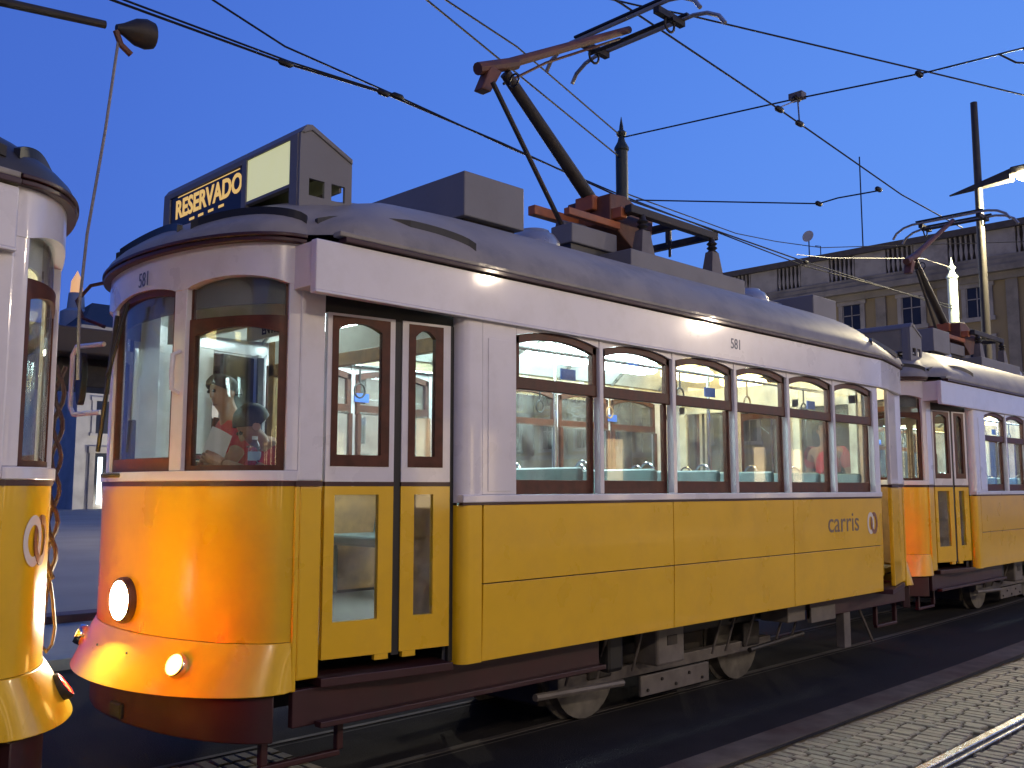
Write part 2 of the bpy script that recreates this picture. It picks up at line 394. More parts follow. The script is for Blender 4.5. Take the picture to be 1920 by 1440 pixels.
# -------- ends (front: T None, rear: mirrored in x)
def build_end(T, front):
    P(nshell(0, 1, .893, 1.659, -.04, 0, 40), 'dash_panel', m_yellow, T=T, smooth=True)
    P(nshell(0, 1, 1.660, 1.684, -.03, .006, 40), 'waist_stripe', m_maroon, T=T, smooth=True)
    P(nshell(0, 1, 1.685, 1.737, -.06, .014, 40), 'window_sill', m_white, T=T, smooth=True, bevel=.004)
    for a, b in ((0, S_PIL), (S_P0, S_P1), (1 - S_P1, 1 - S_P0), (1 - S_PIL, 1)):
        P(nshell(a, b, 1.738, 2.80, -.06, .004, 6), 'window_post', m_white, T=T, smooth=True, bevel=.004)
    wins = ((S_PIL, S_P0), (S_P1, 1 - S_P1), (1 - S_P0, 1 - S_PIL))
    hz = []
    def zlow(s):
        for a, b in wins:
            if a < s < b: return 2.69 + .045 * (1 - ((2 * s - a - b) / (b - a)) ** 2) ** .8
        return 2.69
    P(nshell(0, 1, zlow, ZE, -.05, .008, 90), 'header_panel', m_white, T=T, smooth=True)
    # fender
    fl = lambda s, k: (.155 * (math.sin(PI * min(1, max(0, s))) ** .55) + .004) * ((1 - k) ** .9)
    P(nshell(0, 1, lambda s: .655 - .015 * math.sin(PI * s), .890, -.02, .006, 44, 6, fl), 'fender', m_yellow, T=T, smooth=True, bevel=.004)
    P(nshell(.04, .96, .42, .64, -.05, .02, 36), 'bumper', m_maroon, T=T, smooth=True, bevel=.006)
    P(MB().box(-1.40, -1.2, WY - .07, WY + .07, .44, .52), 'coupler', m_black, T=T, bevel=.01)
    for i, s in enumerate((.27, .42, .58, .73)):
        p = nose(s, .80, .075)
        q = nose(s, .80, .062)
        P(MB().lathe([(.007, 0), (.006, .006)], p, (p - q), 8), 'fender_bolt', m_dark, T=T)
    # windows: frame + glass
    for i, (a, b) in enumerate(wins):
        da = (b - a)
        if i == 1:
            fr = nshell(a, b, 1.738, 1.81, -.045, -.012, 20)
            for q in ((a, a + .012), (b - .012, b)):
                t = nshell(q[0], q[1], 1.80, 2.70, -.045, -.012, 3); fr.add(t.v, t.f)
            t = nshell(a, b, lambda s: zlow(s) - .035, lambda s: zlow(s) + .01, -.045, -.012, 24); fr.add(t.v, t.f)
            w = P(fr, 'windscreen', m_wood, T=T, smooth=True)
            P(nshell(a, b, 1.79, lambda s: zlow(s) - .02, -.034, -.028, 24), 'pane', m_cabglass, w, T=T, smooth=True)
        else:
            # lower drop sash of dark wood with arched head, clear light above
            st = da * .075
            top = lambda s: 2.43 + .045 * (1 - ((2 * s - a - b) / (b - a)) ** 2)
            fr = nshell(a, a + st, 1.738, 2.53, -.055, -.022, 4)
            t = nshell(b - st, b, 1.738, 2.53, -.055, -.022, 4); fr.add(t.v, t.f)
            t = nshell(a + st, b - st, top, 2.53, -.055, -.022, 24); fr.add(t.v, t.f)
            t = nshell(a + st, b - st, 1.738, 1.765, -.055, -.022, 16); fr.add(t.v, t.f)
            t = nshell(a, a + st * .25, 2.53, zlow, -.05, -.03, 3); fr.add(t.v, t.f)
            t = nshell(b - st * .25, b, 2.53, zlow, -.05, -.03, 3); fr.add(t.v, t.f)
            w = P(fr, 'corner_window', m_wood, T=T, smooth=True)
            P(nshell(a + st, b - st, 1.75, lambda s: top(s) + .01, -.040, -.034, 20), 'pane', m_cabglass, w, T=T, smooth=True)
            P(nshell(a, b, 2.53, lambda s: zlow(s) + .004, -.040, -.034, 20), 'pane', m_cabglass, w, T=T, smooth=True)
    # corner pillar strips, both sides
    for Tq in ((T, T_far) if T is None else (T, T_rf)):
        P(MB().box(-.925, -.795, .190, .24, .70, 1.659), 'corner_post', m_yellow, T=Tq, bevel=.01)
        P(MB().box(-.955, -.927, .186, .23, .65, 1.659), 'corner_bead', m_yellow, T=Tq, bevel=.008)
        P(MB().box(-.955, -.795, .188, .24, 1.660, 1.684), 'waist_stripe', m_maroon, T=Tq)
        P(MB().box(-.945, -.795, .188, .245, 1.685, 2.88), 'corner_post', m_white, T=Tq, bevel=.01)
    # gutter round the end
    P(nshell(0, 1, ZE, ZE + .022, -.02, .050, 44), 'gutter', m_maroon, T=T, smooth=True, bevel=.004)
    P(nshell(0, 1, ZE + .026, ZE + .046, -.03, .058, 44), 'gutter', m_maroon, T=T, smooth=True, bevel=.004)

build_end(None, True)
build_end(T_rear, False)

# -------- roof: boundary outline to a ridge line
def roof_outline():
    o = []
    for i in range(0, 49):
        s = i / 48
        o.append(nose(s, 0, .05))
    far = [Vector((-.85 + .85 * i / 4, 2 * WY - .20 + .05 + .185 * i / 4, 0)) for i in range(4)] + [Vector((i * (6.0 / 15), 2 * WY + .035, 0)) for i in range(16)] + [Vector((6.14, 2 * WY + .02, 0))]
    rear = [Vector((XM - p.x, 2 * WY - p.y, 0)) for p in o]
    near = [Vector((XM - p.x, 2 * WY - p.y, 0)) for p in far]
    return o + far + rear + near
ROOF_H = .52
def roof_prof(r):
    return (1 - r ** 2.3) ** .62
def roof_pt(b, r, lift=0):
    cx = min(max(b.x, .55), 4.81)
    c = Vector((cx, WY, 0))
    p = c.lerp(b, r)
    xe = min(p.x, XM - p.x)
    k = max(0, min(1, (.45 - xe) / 1.0)); k = k * k * (3 - 2 * k)
    k *= .24
    h = roof_prof(r) * (1 - k) + (1 - r ** 1.7) * .92 * k
    return Vector((p.x, p.y, ZE + .046 + ROOF_H * h + lift))
ol = roof_outline()
rb = MB(); RS = [0, .12, .25, .38, .5, .6, .7, .78, .85, .9, .94, .97, .99, 1.0]
n = len(ol)
vs = [roof_pt(b, r) for r in RS for b in ol]
fs = [(i * n + j, i * n + (j + 1) % n, (i + 1) * n + (j + 1) % n, (i + 1) * n + j) for i in range(len(RS) - 1) for j in range(n)]
rb.add(vs, fs)
P(rb, 'roof', m_roof, smooth=True)
def fin(pts, h, t, name='rain_deflector', m=m_black):
    outer = []; inner = []
    a = [p for p in pts]; n_ = len(a)
    rows = []
    for i, p in enumerate(a):
        d = (a[min(i + 1, n_ - 1)] - a[max(0, i - 1)]).normalized()
        nn = d.cross(Vector((0, 0, 1))).normalized() * t
        rows.append((p - nn, p + nn))
    b = MB().shell([[r[0] for r in rows], [r[0] + Vector((0, 0, h)) for r in rows]], [[r[1] for r in rows], [r[1] + Vector((0, 0, h)) for r in rows]])
    return P(b, name, m)
def bump_path(f, r_edge, r_mid, n=20):
    o = []
    for i in range(n + 1):
        k = i / n
        r = r_edge + (r_mid - r_edge) * math.sin(PI * k) ** .7
        o.append(roof_pt(f(k), r, -.014))
    return o
for T in (0, 1, 2, 3):
    flipx = T in (1, 3); flipy = T in (2, 3)
    def mk(f):
        def g(k):
            v = f(k).copy()
            if flipx: v.x = XM - v.x
            if flipy: v.y = 2 * WY - v.y
            return v
        return g
    fin(bump_path(mk(lambda k: Vector((-.92 + 1.0 * k, (.17 * max(0, 1 - k * 2) if T in (0, 3) else .18 * (1 - k)) - .03, 0))), .975, .925), .045, .014)
    fin(bump_path(mk(lambda k: nose(S_PIL * .4 + (S_P0 - S_PIL * .4) * k, 0, .05)), .97, .93), .045, .014)
for T in (None, T_rear):
    pts = bump_path((lambda k: nose(S_P1 + (1 - 2 * S_P1) * k, 0, .05)) if T is None else (lambda k: Vector((XM - nose(S_P1 + (1 - 2 * S_P1) * k, 0, .05).x, nose(S_P1 + (1 - 2 * S_P1) * k, 0, .05).y, 0))), .97, .93)
    fin(pts, .045, .014)

# -------- sides
WX = [.43 + .81 * k for k in range(6)]; WW = .765
ZA0 = 2.565; ZAH = .048
def build_side(T):
    near = T is None
    # lower yellow panels, 3 bays x 2 rows with open joints
    xs = [.16, 1.995, 3.68, 5.355]
    for i in range(3):
        for z0, z1 in ((.683, 1.108), (1.114, 1.553)):
            tuck = .012 if z0 < 1 else 0
            b = MB().shell([[(xs[i] + .004, tuck, z0), (xs[i + 1] - .004, tuck, z0)], [(xs[i] + .004, 0, z1), (xs[i + 1] - .004, 0, z1)]],
                           [[(xs[i] + .004, .02 + tuck, z0), (xs[i + 1] - .004, .02 + tuck, z0)], [(xs[i] + .004, .02, z1), (xs[i + 1] - .004, .02, z1)]])
            P(b, 'side_panel', m_yellow, T=T, bevel=.003)
    P(MB().box(.02, 5.34, .021, .05, .70, 1.56), 'panel_backing', m_dark, T=T)
    # rounded corner strips at the door edges
    for xa, xb, Tq in ((0, .156, 0), (0, .10, 1)):
        pts = []
        for i in range(9):
            a = PI / 2 * i / 8
            pts.append((.06 - .06 * math.sin(a), .06 - .06 * math.cos(a)))
        prof = [(.15, .03), (.15, 0)] + pts + [(0, .12), (.03, .12), (.03, .07), (.07, .03)]
        if Tq == 0:
            P(MB().prism([(x, y, .683) for x, y in prof], (0, 0, .87)), 'corner_strip', m_yellow, T=T, smooth=True)
            P(MB().prism([(x, y, 1.567) for x, y in prof], (0, 0, 1.06)), 'corner_strip', m_white, T=T, smooth=True)
            P(MB().box(-.012, .03, .122, .15, .69, 2.60), 'door_pillar', m_box, T=T)
        else:
            prof = [(5.357 if x == .15 else XM - x, y) for x, y in prof]
            P(MB().prism([(x, y, 1.567) for x, y in [(XM - .10, .03), (XM - .10, 0), (XM - .004, 0), (XM - .004, .12), (XM - .03, .12), (XM - .03, .03)]], (0, 0, 1.06)), 'corner_strip', m_white, T=T)
            P(MB().box(XM - .03, XM + .012, .122, .15, .69, 2.60), 'door_pillar', m_box, T=T)
    P(MB().box(.0, 5.36, -.004, .03, 1.554, 1.566), 'waist_stripe', m_maroon, T=T)
    P(MB().box(-.0, 5.365, -.010, .05, 1.568, 1.612), 'window_sill', m_white, T=T, bevel=.005)
    # posts
    P(MB().box(.152, WX[0] - .002, .0, .05, 1.613, 2.63), 'window_post', m_white, T=T, bevel=.004)
    P(MB().box(.195, .385, -.004, .001, 1.63, 2.52), 'access_panel', m_white, T=T, bevel=.002)
    for k in range(5):
        P(MB().box(WX[k] + WW + .002, WX[k + 1] - .002, -.004, .05, 1.613, 2.63), 'window_post', m_white, T=T, bevel=.006)
    P(MB().box(WX[5] + WW + .002, XM - .101, -.0, .05, 1.613, 2.63), 'window_post', m_white, T=T, bevel=.004)
    # arched header over the windows
    hb = MB()
    for k in range(6):
        f = arch(WX[k], WX[k] + WW, ZA0, ZAH)
        xs_ = [WX[k] + WW * i / 14 for i in range(15)]
        hb.shell([[(x, .001, f(x)) for x in xs_], [(x, .001, 2.645) for x in xs_]], [[(x, .045, f(x)) for x in xs_], [(x, .045, 2.645) for x in xs_]])
    P(hb, 'window_header', m_white, T=T)
    # letterboard
    def strip(xa, o0, o1, z0, z1, xe=6.30, ye=.185):       # straight along the side, turning in along the rear platform
        pl = [(xa, 0.0), (5.42, 0.0), (5.70, .05), (6.0, .115), (xe, ye)]
        return MB().shell([[(x, y - o1, z0) for x, y in pl], [(x, y - o1, z1) for x, y in pl]], [[(x, y + o0, z0) for x, y in pl], [(x, y + o0, z1) for x, y in pl]])
    P(strip(-1.0, .03, .022, 2.628, ZE - .012), 'letterboard', m_white, T=T, bevel=.006)
    P(MB().box(-.985, .02, .031, .215, 2.662, ZE - .014), 'letterboard_end', m_white, T=T)
    P(strip(-1.005, .02, .032, 2.614, 2.6275), 'letterboard_moulding', m_white, T=T, bevel=.004)
    P(strip(-.84, .03, .045, ZE - .006, ZE + .020), 'gutter', m_maroon, T=T, bevel=.004)
    P(strip(-.87, .03, .036, ZE + .022, ZE + .050), 'gutter', m_roof, T=T, bevel=.006)
    # windows
    for k in range(6):
        x0, x1 = WX[k], WX[k] + WW
        f = arch(x0, x1, ZA0, ZAH); g = arch(x0 + .04, x1 - .04, ZA0 - .045, ZAH)
        fr = MB()
        fr.box(x0 + .002, x0 + .042, .018, .06, 2.24, ZA0); fr.box(x1 - .042, x1 - .002, .018, .06, 2.24, ZA0)
        xs_ = [x0 + .003 + (WW - .006) * i / 14 for i in range(15)]
        fr.shell([[(x, .018, min(g(x), f(x) - .03)) for x in xs_], [(x, .018, f(x) - .001) for x in xs_]], [[(x, .06, min(g(x), f(x) - .03)) for x in xs_], [(x, .06, f(x) - .001) for x in xs_]])
        fr.box(x0 + .003, x1 - .003, .016, .062, 2.245, 2.318)
        # lower sash, set back
        fr.box(x0 + .002, x0 + .036, .05, .085, 1.613, 2.245); fr.box(x1 - .036, x1 - .002, .05, .085, 1.613, 2.245)
        fr.box(x0 + .036, x1 - .036, .05, .085, 1.613, 1.70)
        w = P(fr, 'window', m_wood, T=T, bevel=.003)
        P(MB().box(x0 + .03, x1 - .03, .036, .041, 2.30, ZA0 + .02), 'pane', m_glass, w, T=T)
        P(MB().box(x0 + .03, x1 - .03, .066, .071, 1.69, 2.26), 'pane', m_glass, w, T=T)
    # window bars of the stanchion rail outside far windows are left to the inside
    # doors: at both ends of this side, on a plane that tapers towards the end
def door_T(T):
    A = Vector((-.03, .07, 0)); B = Vector((-.81, .19, 0))
    d = (B - A).normalized(); nrm = Vector((d.y, -d.x, 0))
    if nrm.y > 0: nrm = -nrm
    def f(v):                       # v = (distance along from panel side, depth inward, z)
        p = A + d * v[0] - nrm * v[1]
        q = (p.x, p.y, v[2])
        return T(q) if T else q
    return f
def build_door(T, zones=True):
    D = door_T(T)
    # each leaf: edges, wooden frame, its glass, lower glass (distances along the door plane)
    for u0, u1, w0, w1, g0, g1, a0, a1 in ((.002, .315, .052, .275, .104, .232, .109, .231), (.361, .762, .393, .736, .443, .700, .449, .706)):
        b = MB()
        b.box(u0, a0, 0, .035, .785, 1.659); b.box(a1, u1, 0, .035, .785, 1.659); b.box(a0, a1, 0, .035, .785, .966); b.box(a0, a1, 0, .035, 1.615, 1.659)
        door = P(b, 'door', m_yellow, T=D)
        P(MB().box(u0, u1, -.003, .034, 1.660, 1.682), 'waist_stripe', m_maroon, door, T=D)
        b = MB().box(u0, w0, 0, .035, 1.683, 2.57).box(w1, u1, 0, .035, 1.683, 2.57).box(w0, w1, 0, .035, 1.683, 1.762).box(w0, w1, 0, .035, 2.556, 2.57)
        P(b, 'upper_panel', m_white, door, T=D)
        b = MB().box(w0, g0, -.004, .03, 1.763, 2.555).box(g1, w1, -.004, .03, 1.763, 2.555).box(g0, g1, -.004, .03, 1.763, 1.823)
        f = arch(g0, g1, 2.485, .04); xs_ = [g0 + (g1 - g0) * i / 12 for i in range(13)]
        b.shell([[(x, -.004, f(x)) for x in xs_], [(x, -.004, 2.555) for x in xs_]], [[(x, .03, f(x)) for x in xs_], [(x, .03, 2.555) for x in xs_]])
        P(b, 'window_frame', m_wood, door, T=D)
        P(MB().box(g0 - .01, g1 + .01, .014, .019, 1.81, 2.53), 'pane', m_glass, door, T=D)
        P(MB().box(a0, a1, .014, .019, .96, 1.62), 'pane', m_glass, door, T=D)
        P(MB().box(u0 + .02 if u0 > .2 else u1 - .1, u0 + .10 if u0 > .2 else u1 - .02, .0, .03, .755, .784), 'door_guide', m_yellow, door, T=D)
    P(MB().box(.316, .360, .006, .03, .77, 2.57), 'door_rubber', m_black, T=D)
    P(MB().box(-.05, .0, .012, .04, .70, 2.57), 'door_rubber', m_black, T=D)
    P(MB().box(-.03, .775, .02, .06, 2.572, 2.66), 'door_header_or_shade', m_black, T=D)
    P(MB().box(-.01, .775, -.03, .25, .655, .70), 'door_step', m_maroon, T=D, bevel=.004)
for T in (None, T_rf): build_side(T)
for T in (None, T_rf): build_door(T)
def rear_bay(T):                     # recess shade as a black sheet, a folded door leaf and the tapering platform panel (front-corner coordinates)
    A = Vector((-.34, .045, 0)); B = Vector((-.81, .175, 0)); d = (B - A).normalized(); nrm = Vector((d.y, -d.x, 0))
    if nrm.y > 0: nrm = -nrm
    def D(v):
        p = A + d * v[0] - nrm * v[1]; q = (p.x, p.y, v[2]); return T(q)
    L = (B - A).length
    P(MB().box(0, L, 0, .04, .70, 1.655), 'platform_panel', m_yellow, T=D, bevel=.01)
    P(MB().box(0, L, -.004, .03, 1.656, 1.684), 'waist_stripe', m_maroon, T=D)
    P(MB().box(0, L, 0, .04, 1.685, 2.64), 'platform_panel', m_white, T=D, bevel=.01)
    P(MB().box(-.30, .0, .10, .13, .80, 1.655), 'door', m_yellow, T=D)
    P(MB().box(-.30, .0, .10, .13, 1.66, 2.60), 'door_header_or_shade', m_black, T=D)  # black sheet painted in for the dark of the doorway
    P(MB().box(-.33, L, -.02, .25, .655, .698), 'door_step', m_maroon, T=D)
for T in (T_rear, T_far): rear_bay(T)

# -------- underframe
for T in (None, T_far):
    P(MB().box(-.93, 1.42, .21, .25, .47, .652), 'solebar', m_maroon, T=T, bevel=.006)
    P(MB().box(4.3, 6.29, .21, .25, .50, .652), 'solebar', m_maroon, T=T, bevel=.006)
    P(MB().box(-.80, 1.42, .15, .209, .46, .49), 'step_board', m_maroon, T=T, bevel=.004)
    P(MB().box(1.35, 4.15, .52, .60, .26, .35), 'truck_frame', m_greyiron, T=T, bevel=.006)
    P(MB().box(2.25, 3.15, .505, .53, .10, .25), 'track_brake', m_greyiron, T=T, bevel=.006)
    b = MB()
    for i in range(5): b.lathe([(.014, 0), (.011, .012)], (2.33 + .18 * i, .505, .14 + .06 * (i % 2)), (0, -1, 0), 8)
    P(b, 'track_brake_bolt', m_dark, T=T)
    for x in (1.78, 3.81):
        w = P(MB().lathe([(.10, -.06), (.30, -.055), (.33, -.05), (.33, .045), (.36, .05), (.36, .07), (.10, .07)], (x, .70, .334), (0, 1, 0), 28), 'wheel', m_wheel, T=T, smooth=True)
        P(MB().lathe([(.08, 0), (.075, .05), (.02, .06)], (x, .64, .334), (0, -1, 0), 16), 'axle_cap', m_greyiron, w, T=T, smooth=True)
        P(MB().box(x - .13, x + .13, .50, .62, .30, .50), 'axle_box', m_dark, T=T, bevel=.015)
        for dx in (-.22, .22):
            hel = [(x + dx + .045 * math.cos(k * .9), .56 + .045 * math.sin(k * .9), .50 + .008 * k) for k in range(22)]
            P(MB().tube(hel, .011, 6), 'coil_spring', m_dark, T=T, smooth=True)
    for x in (1.30, 1.62, 2.02, 3.05, 3.25, 3.55, 4.05, 4.32):
        P(MB().tube([(x, .30, .66), (x + .02, .42, .33)], .012, 6), 'brake_rod', m_greyiron, T=T)
    P(MB().tube([(1.0, .40, .30), (1.9, .40, .27)], .025, 8), 'brake_pipe', m_greyiron, T=T, smooth=True)
    P(MB().tube([(3.6, .40, .30), (4.5, .40, .34)], .022, 8), 'brake_pipe', m_dark, T=T, smooth=True)
    bx = P(MB().box(2.16, 2.50, .28, .50, .36, .66), 'equipment_box', m_greyiron, T=T, bevel=.02)
    P(MB().box(2.28, 2.40, .276, .284, .50, .57), 'rating_plate', m_dark, bx, T=T)
    P(MB().box(.75, 1.30, .25, .55, .46, .67), 'sand_box', m_maroon, T=T, bevel=.03)
    P(MB().box(1.62, 1.80, .30, .40, .38, .68), 'hose_guard', m_black, T=T, bevel=.03)
    P(MB().box(3.95, 4.25, .23, .5, .50, .69), 'battery_box', m_greyiron, T=T, bevel=.01)
    P(MB().box(4.30, 4.75, .2, .24, .47, .60), 'life_guard_plate', m_greyiron, T=T, bevel=.004)
    P(MB().box(4.95, 5.08, .22, .30, .18, .62), 'step_bracket', m_greyiron, T=T, bevel=.006)
    P(MB().tube([(5.35, .3, .58), (5.8, .35, .14)], .016, 6), 'guard_stay', m_greyiron, T=T)
    b = MB().box(-1.02, -.98, .34, .38, .28, .46).box(-1.02, -.55, .34, .38, .25, .28).box(-.57, -.53, .34, .38, .28, .46)
    P(b, 'life_guard', m_maroon, T=T, bevel=.006)
    b = MB().box(XM + .53, XM + .57, .34, .38, .28, .46).box(XM + .55, XM + 1.02, .34, .38, .25, .28).box(XM + .98, XM + 1.02, .34, .38, .28, .46)
    P(b, 'life_guard', m_maroon, T=T, bevel=.006)
P(MB().box(-1.0, 6.36, .55, 1.83, .50, .60), 'chassis', m_black)
P(MB().box(2.05, 3.4, .70, 1.68, .20, .50), 'motor', m_dark, bevel=.05)
P(MB().box(1.40, 1.5, .75, 1.63, .12, .42), 'motor', m_dark, bevel=.02)
P(MB().tube([(1.78, .7, .334), (1.78, 1.68, .334)], .06, 10), 'axle', m_dark)
P(MB().tube([(3.81, .7, .334), (3.81, 1.68, .334)], .06, 10), 'axle', m_dark)

# -------- interior
fl = MB().prism([(-1.28, WY - .45, .80), (-1.28, WY + .45, .80), (-.95, 2 * WY - .30, .80), (0, 2 * WY - .16, .80), (XM, 2 * WY - .16, .80), (XM + .95, 2 * WY - .30, .80), (XM + 1.28, WY + .45, .80), (XM + 1.28, WY - .45, .80), (XM + .95, .30, .80), (XM, .16, .80), (0, .16, .80), (-.95, .30, .80)], (0, 0, .05))
P(fl, 'floor', m_floor)
# arched ceiling lining
rows = []
for x in (-.85, 6.21):
    rows.append([(x, .14 + (2 * WY - .28) * i / 14, 2.72 + .26 * (1 - (2 * i / 14 - 1) ** 2) ** .6) for i in range(15)])
P(MB().shell(rows, [[(p[0], p[1], p[2] + .012) for p in r] for r in rows]), 'ceiling', m_ceil, smooth=True)
for x in [.02 + .405 * 2 * k for k in range(7)]:
    a = [(x, .15 + (2 * WY - .3) * i / 14, 2.705 + .26 * (1 - (2 * i / 14 - 1) ** 2) ** .6) for i in range(15)]
    P(MB().tube(a, .016, 6), 'ceiling_rib', m_silver, smooth=True)
P(nshell(.02, .98, 2.60, 2.88, -.10, -.085, 30), 'cab_ceiling_lining', m_box, smooth=True)  # cab dimness put into the colour; the rear lining stays white
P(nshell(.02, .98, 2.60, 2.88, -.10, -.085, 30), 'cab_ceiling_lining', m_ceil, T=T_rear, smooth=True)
P(nshell(.02, .98, .86, 1.66, -.10, -.07, 30), 'cab_lining', m_oak, smooth=True)
P(nshell(.02, .98, .86, 1.66, -.10, -.07, 30), 'cab_lining', m_oak, T=T_rear, smooth=True)
for T in (None, T_far):
    P(MB().box(.05, 5.31, .052, .075, .86, 1.60), 'side_lining', m_oak, T=T)
    P(MB().box(.16, 5.2, .075, .10, 2.62, 2.80), 'advert_cove', m_cream, T=T)
    for k in range(6):
        P(MB().box(WX[k] + .02, WX[k] + WW - .02, .100, .106, 2.64, 2.78), 'advert_board', m_adyellow, T=T)
    P(MB().tube([(.2, .42, 2.58), (5.2, .42, 2.58)], .014, 8), 'grab_rail', m_chrome, T=T, smooth=True)
    for k in range(5):
        x = .7 + 1.0 * k
        P(MB().tube([(x, .42, 2.57), (x, .42, 2.45)] + [(x + .05 * math.sin(a), .42, 2.39 + .055 * math.cos(a)) for a in [i * PI / 6 for i in range(0, 13)]], .008, 6), 'strap', m_oak if k % 2 else m_black, T=T, smooth=True)
    for x in (.9, 2.52, 4.1):
        P(MB().box(x, x + .14, .066, .0745, 2.34, 2.41), 'sticker', m_adblue, T=T)
    for k in range(6):
        x = WX[k] + .42
        sb = MB().box(x - .24, x + .2, .12, .92, 1.22, 1.30).box(x - .2, x - .16, .15, .2, .85, 1.22).box(x - .2, x - .16, .84, .89, .85, 1.22)
        seat = P(sb, 'seat', m_teal, T=T, bevel=.03)
        bk = MB().prism([(x + .20, .12, 1.24), (x + .27, .12, 1.24), (x + .34, .12, 1.775), (x + .29, .12, 1.795), (x + .27, .12, 1.775)], (0, .8, 0))
        P(bk, 'backrest', m_teal, seat, T=T, bevel=.025)
        h = [(x + .31, .82 + .07 * math.cos(a), 1.78 + .075 * math.sin(a)) for a in [i * PI / 8 for i in range(9)]]
        P(MB().tube(h, .011, 6), 'grab_handle', m_chrome, seat, T=T, smooth=True)
# ceiling lamps
lamps = [(.55, m_lamp), (1.70, m_lamp), (2.75, m_lamp), (-.45, m_lamp), (3.75, m_lamp), (4.75, m_warmlamp), (5.85, m_warmlamp)]
for x, mm in lamps:
    for T in (None, T_far):
        if x == -.45: continue
        L = P(MB().box(x - .34, x + .34, .50, .74, 2.78, 2.90), 'ceiling_lamp', mm, T=T, bevel=.04)
P(MB().box(-.30, .0, 1.40, 1.62, 2.86, 2.93), 'ceiling_lamp', m_cablamp, bevel=.02)
P(MB().box(5.7, 6.0, 1.60, 1.80, 2.82, 2.88), 'ceiling_lamp', m_lamp, bevel=.02)
# partitions
def partition(x, mm, door=True):
    b = MB()
    for y0, y1 in ((.16, .24), (.76, .84), (1.54, 1.62), (2.14, 2.22)): b.box(x, x + .045, y0, y1, .85, 2.72)
    b.box(x, x + .045, .16, 2.22, 2.46, 2.55)
    b.box(x, x + .045, .24, .76, 1.62, 1.70).box(x, x + .045, 1.62, 2.14, 1.62, 1.70)
    p = P(b, 'partition', mm, bevel=.006)
    P(MB().box(x + .01, x + .035, .24, .76, .86, 1.62).box(x + .01, x + .035, 1.62, 2.14, .86, 1.62), 'partition_panel', m_oak, p)
    P(MB().box(x + .02, x + .026, .24, .76, 1.70, 2.46).box(x + .02, x + .026, 1.62, 2.14, 1.70, 2.46), 'pane', m_glass, p)
    P(MB().box(x + .008, x + .037, .2, 2.18, 2.55, 2.72), 'header_board', m_ceil if mm is m_oak else mm, p)
partition(.06, m_oak)
partition(5.24, m_cream)
for x, y in ((.75, .95), (2.35, 1.45), (3.9, .95)):
    P(MB().tube([(x, y, .85), (x, y, 2.93)], .016, 10), 'stanchion', m_chrome, smooth=True)
# cab fittings: controller, hand brake wheel, mirror board, ENTR sign
ctl = P(MB().lathe([(.13, 0), (.13, .85), (.15, .87), (.15, .91), (.10, .94)], (-1.15, .95, .85), n=20), 'controller', m_dark, smooth=True)
P(MB().box(-1.17, -.99, .93, .97, 1.80, 1.84), 'controller_handle', m_chrome, ctl, bevel=.01)
P(MB().lathe([(.13, 0), (.13, .85), (.15, .87), (.15, .91), (.10, .94)], (XM + 1.15, 1.43, .85), n=20), 'controller', m_dark, smooth=True)
P(MB().tube([(-1.2, 1.45, .85), (-1.2, 1.45, 1.72)], .03, 10), 'brake_column', m_dark, smooth=True)
P(MB().tube([(-1.2 + .2 * math.cos(a), 1.45 + .2 * math.sin(a), 1.72) for a in [i * PI / 10 for i in range(21)]], .014, 6), 'brake_wheel', m_dark, smooth=True)
P(MB().box(-1.26, -.98, 1.55, 1.75, 1.72, 1.80), 'cab_console', m_dark, bevel=.02)
P(MB().box(-1.22, -1.19, 1.55, 1.62, 1.80, 2.05), 'cab_microphone', m_dark, bevel=.01)
sg = P(MB().box(-.80, -.78, .42, 1.0, 2.50, 2.60), 'entrance_sign', m_cream, bevel=.003)
first_only(text('lettering', 'ENTR', .07, m_blacktext, FACE_NX((-.802, .74, 2.52)), sg, ORG, bold=.002))
P(MB().box(-.78, -.74, .3, 2.08, 2.60, 2.86), 'cab_bulkhead_header', m_cream)

# -------- outside fittings, front only
def disc_lamp(c, axis, r, rim, lens_m, name, T=None, depth=.07, parent=None):
    ax = Vector(axis).normalized(); c = Vector(c)
    h = P(MB().lathe([(r * .9, -.04), (r * 1.18, 0), (r * 1.18, depth * .6), (r * 1.08, depth), (r * .99, depth), (r * .99, depth * .4)], c, ax, 28), name, rim, parent, T=T, smooth=True)
    P(MB().lathe([(r * .985, depth * .3), (r * .97, depth * .72), (r * .7, depth * .95), (r * .35, depth * 1.06), (.002, depth * 1.1)], c, ax, 28), 'lens', lens_m, h, T=T, smooth=True)
    return h
first_only(disc_lamp((-1.365, WY, 1.05), (-1, -.06, .02), .104, m_maroon, m_head, 'headlight', depth=.04))
for y in (.60, 1.92):
    s = s_at_y(y); p = nose(s, .775, .07); q = nose(s, .775, 0)
    ax = (p - q).normalized() + Vector((0, 0, .45))
    first_only(disc_lamp(p, ax, .052, m_chrome, m_fog, 'fog_lamp', depth=.04))
for y in (.55, 1.83):                    # tail lamps on the other end
    s = s_at_y(y); p = nose(s, .77, .085); q = nose(s, .77, 0)
    ax = (p - q).normalized() + Vector((0, 0, .75))
    disc_lamp(p, ax, .055, m_dark, m_tail, 'tail_lamp', T=T_rear, depth=.02)
# logo on the rear dash: interlocked rings
def logo(pos, fr, sc, nm='logo'):
    mt = fr(pos); mt.translation = mt.translation - ORG
    for mm, a0, a1, cx, t in ((m_logow, 0, 360, -.5, .002), (m_logob, -180, 100, .5, .0035), (m_logob, 100, 180, .5, .0012)):
        b = ring_arc(.62 * sc, 1.0 * sc, a0, a1, (cx * sc, 0), t, ey=1.45)
        b.v = [tuple(mt @ Vector(v)) for v in b.v]
        b.build('emblem_ring', mm, tram)
logo((5.14, -.0015, 1.325), FACE_NY, .070)

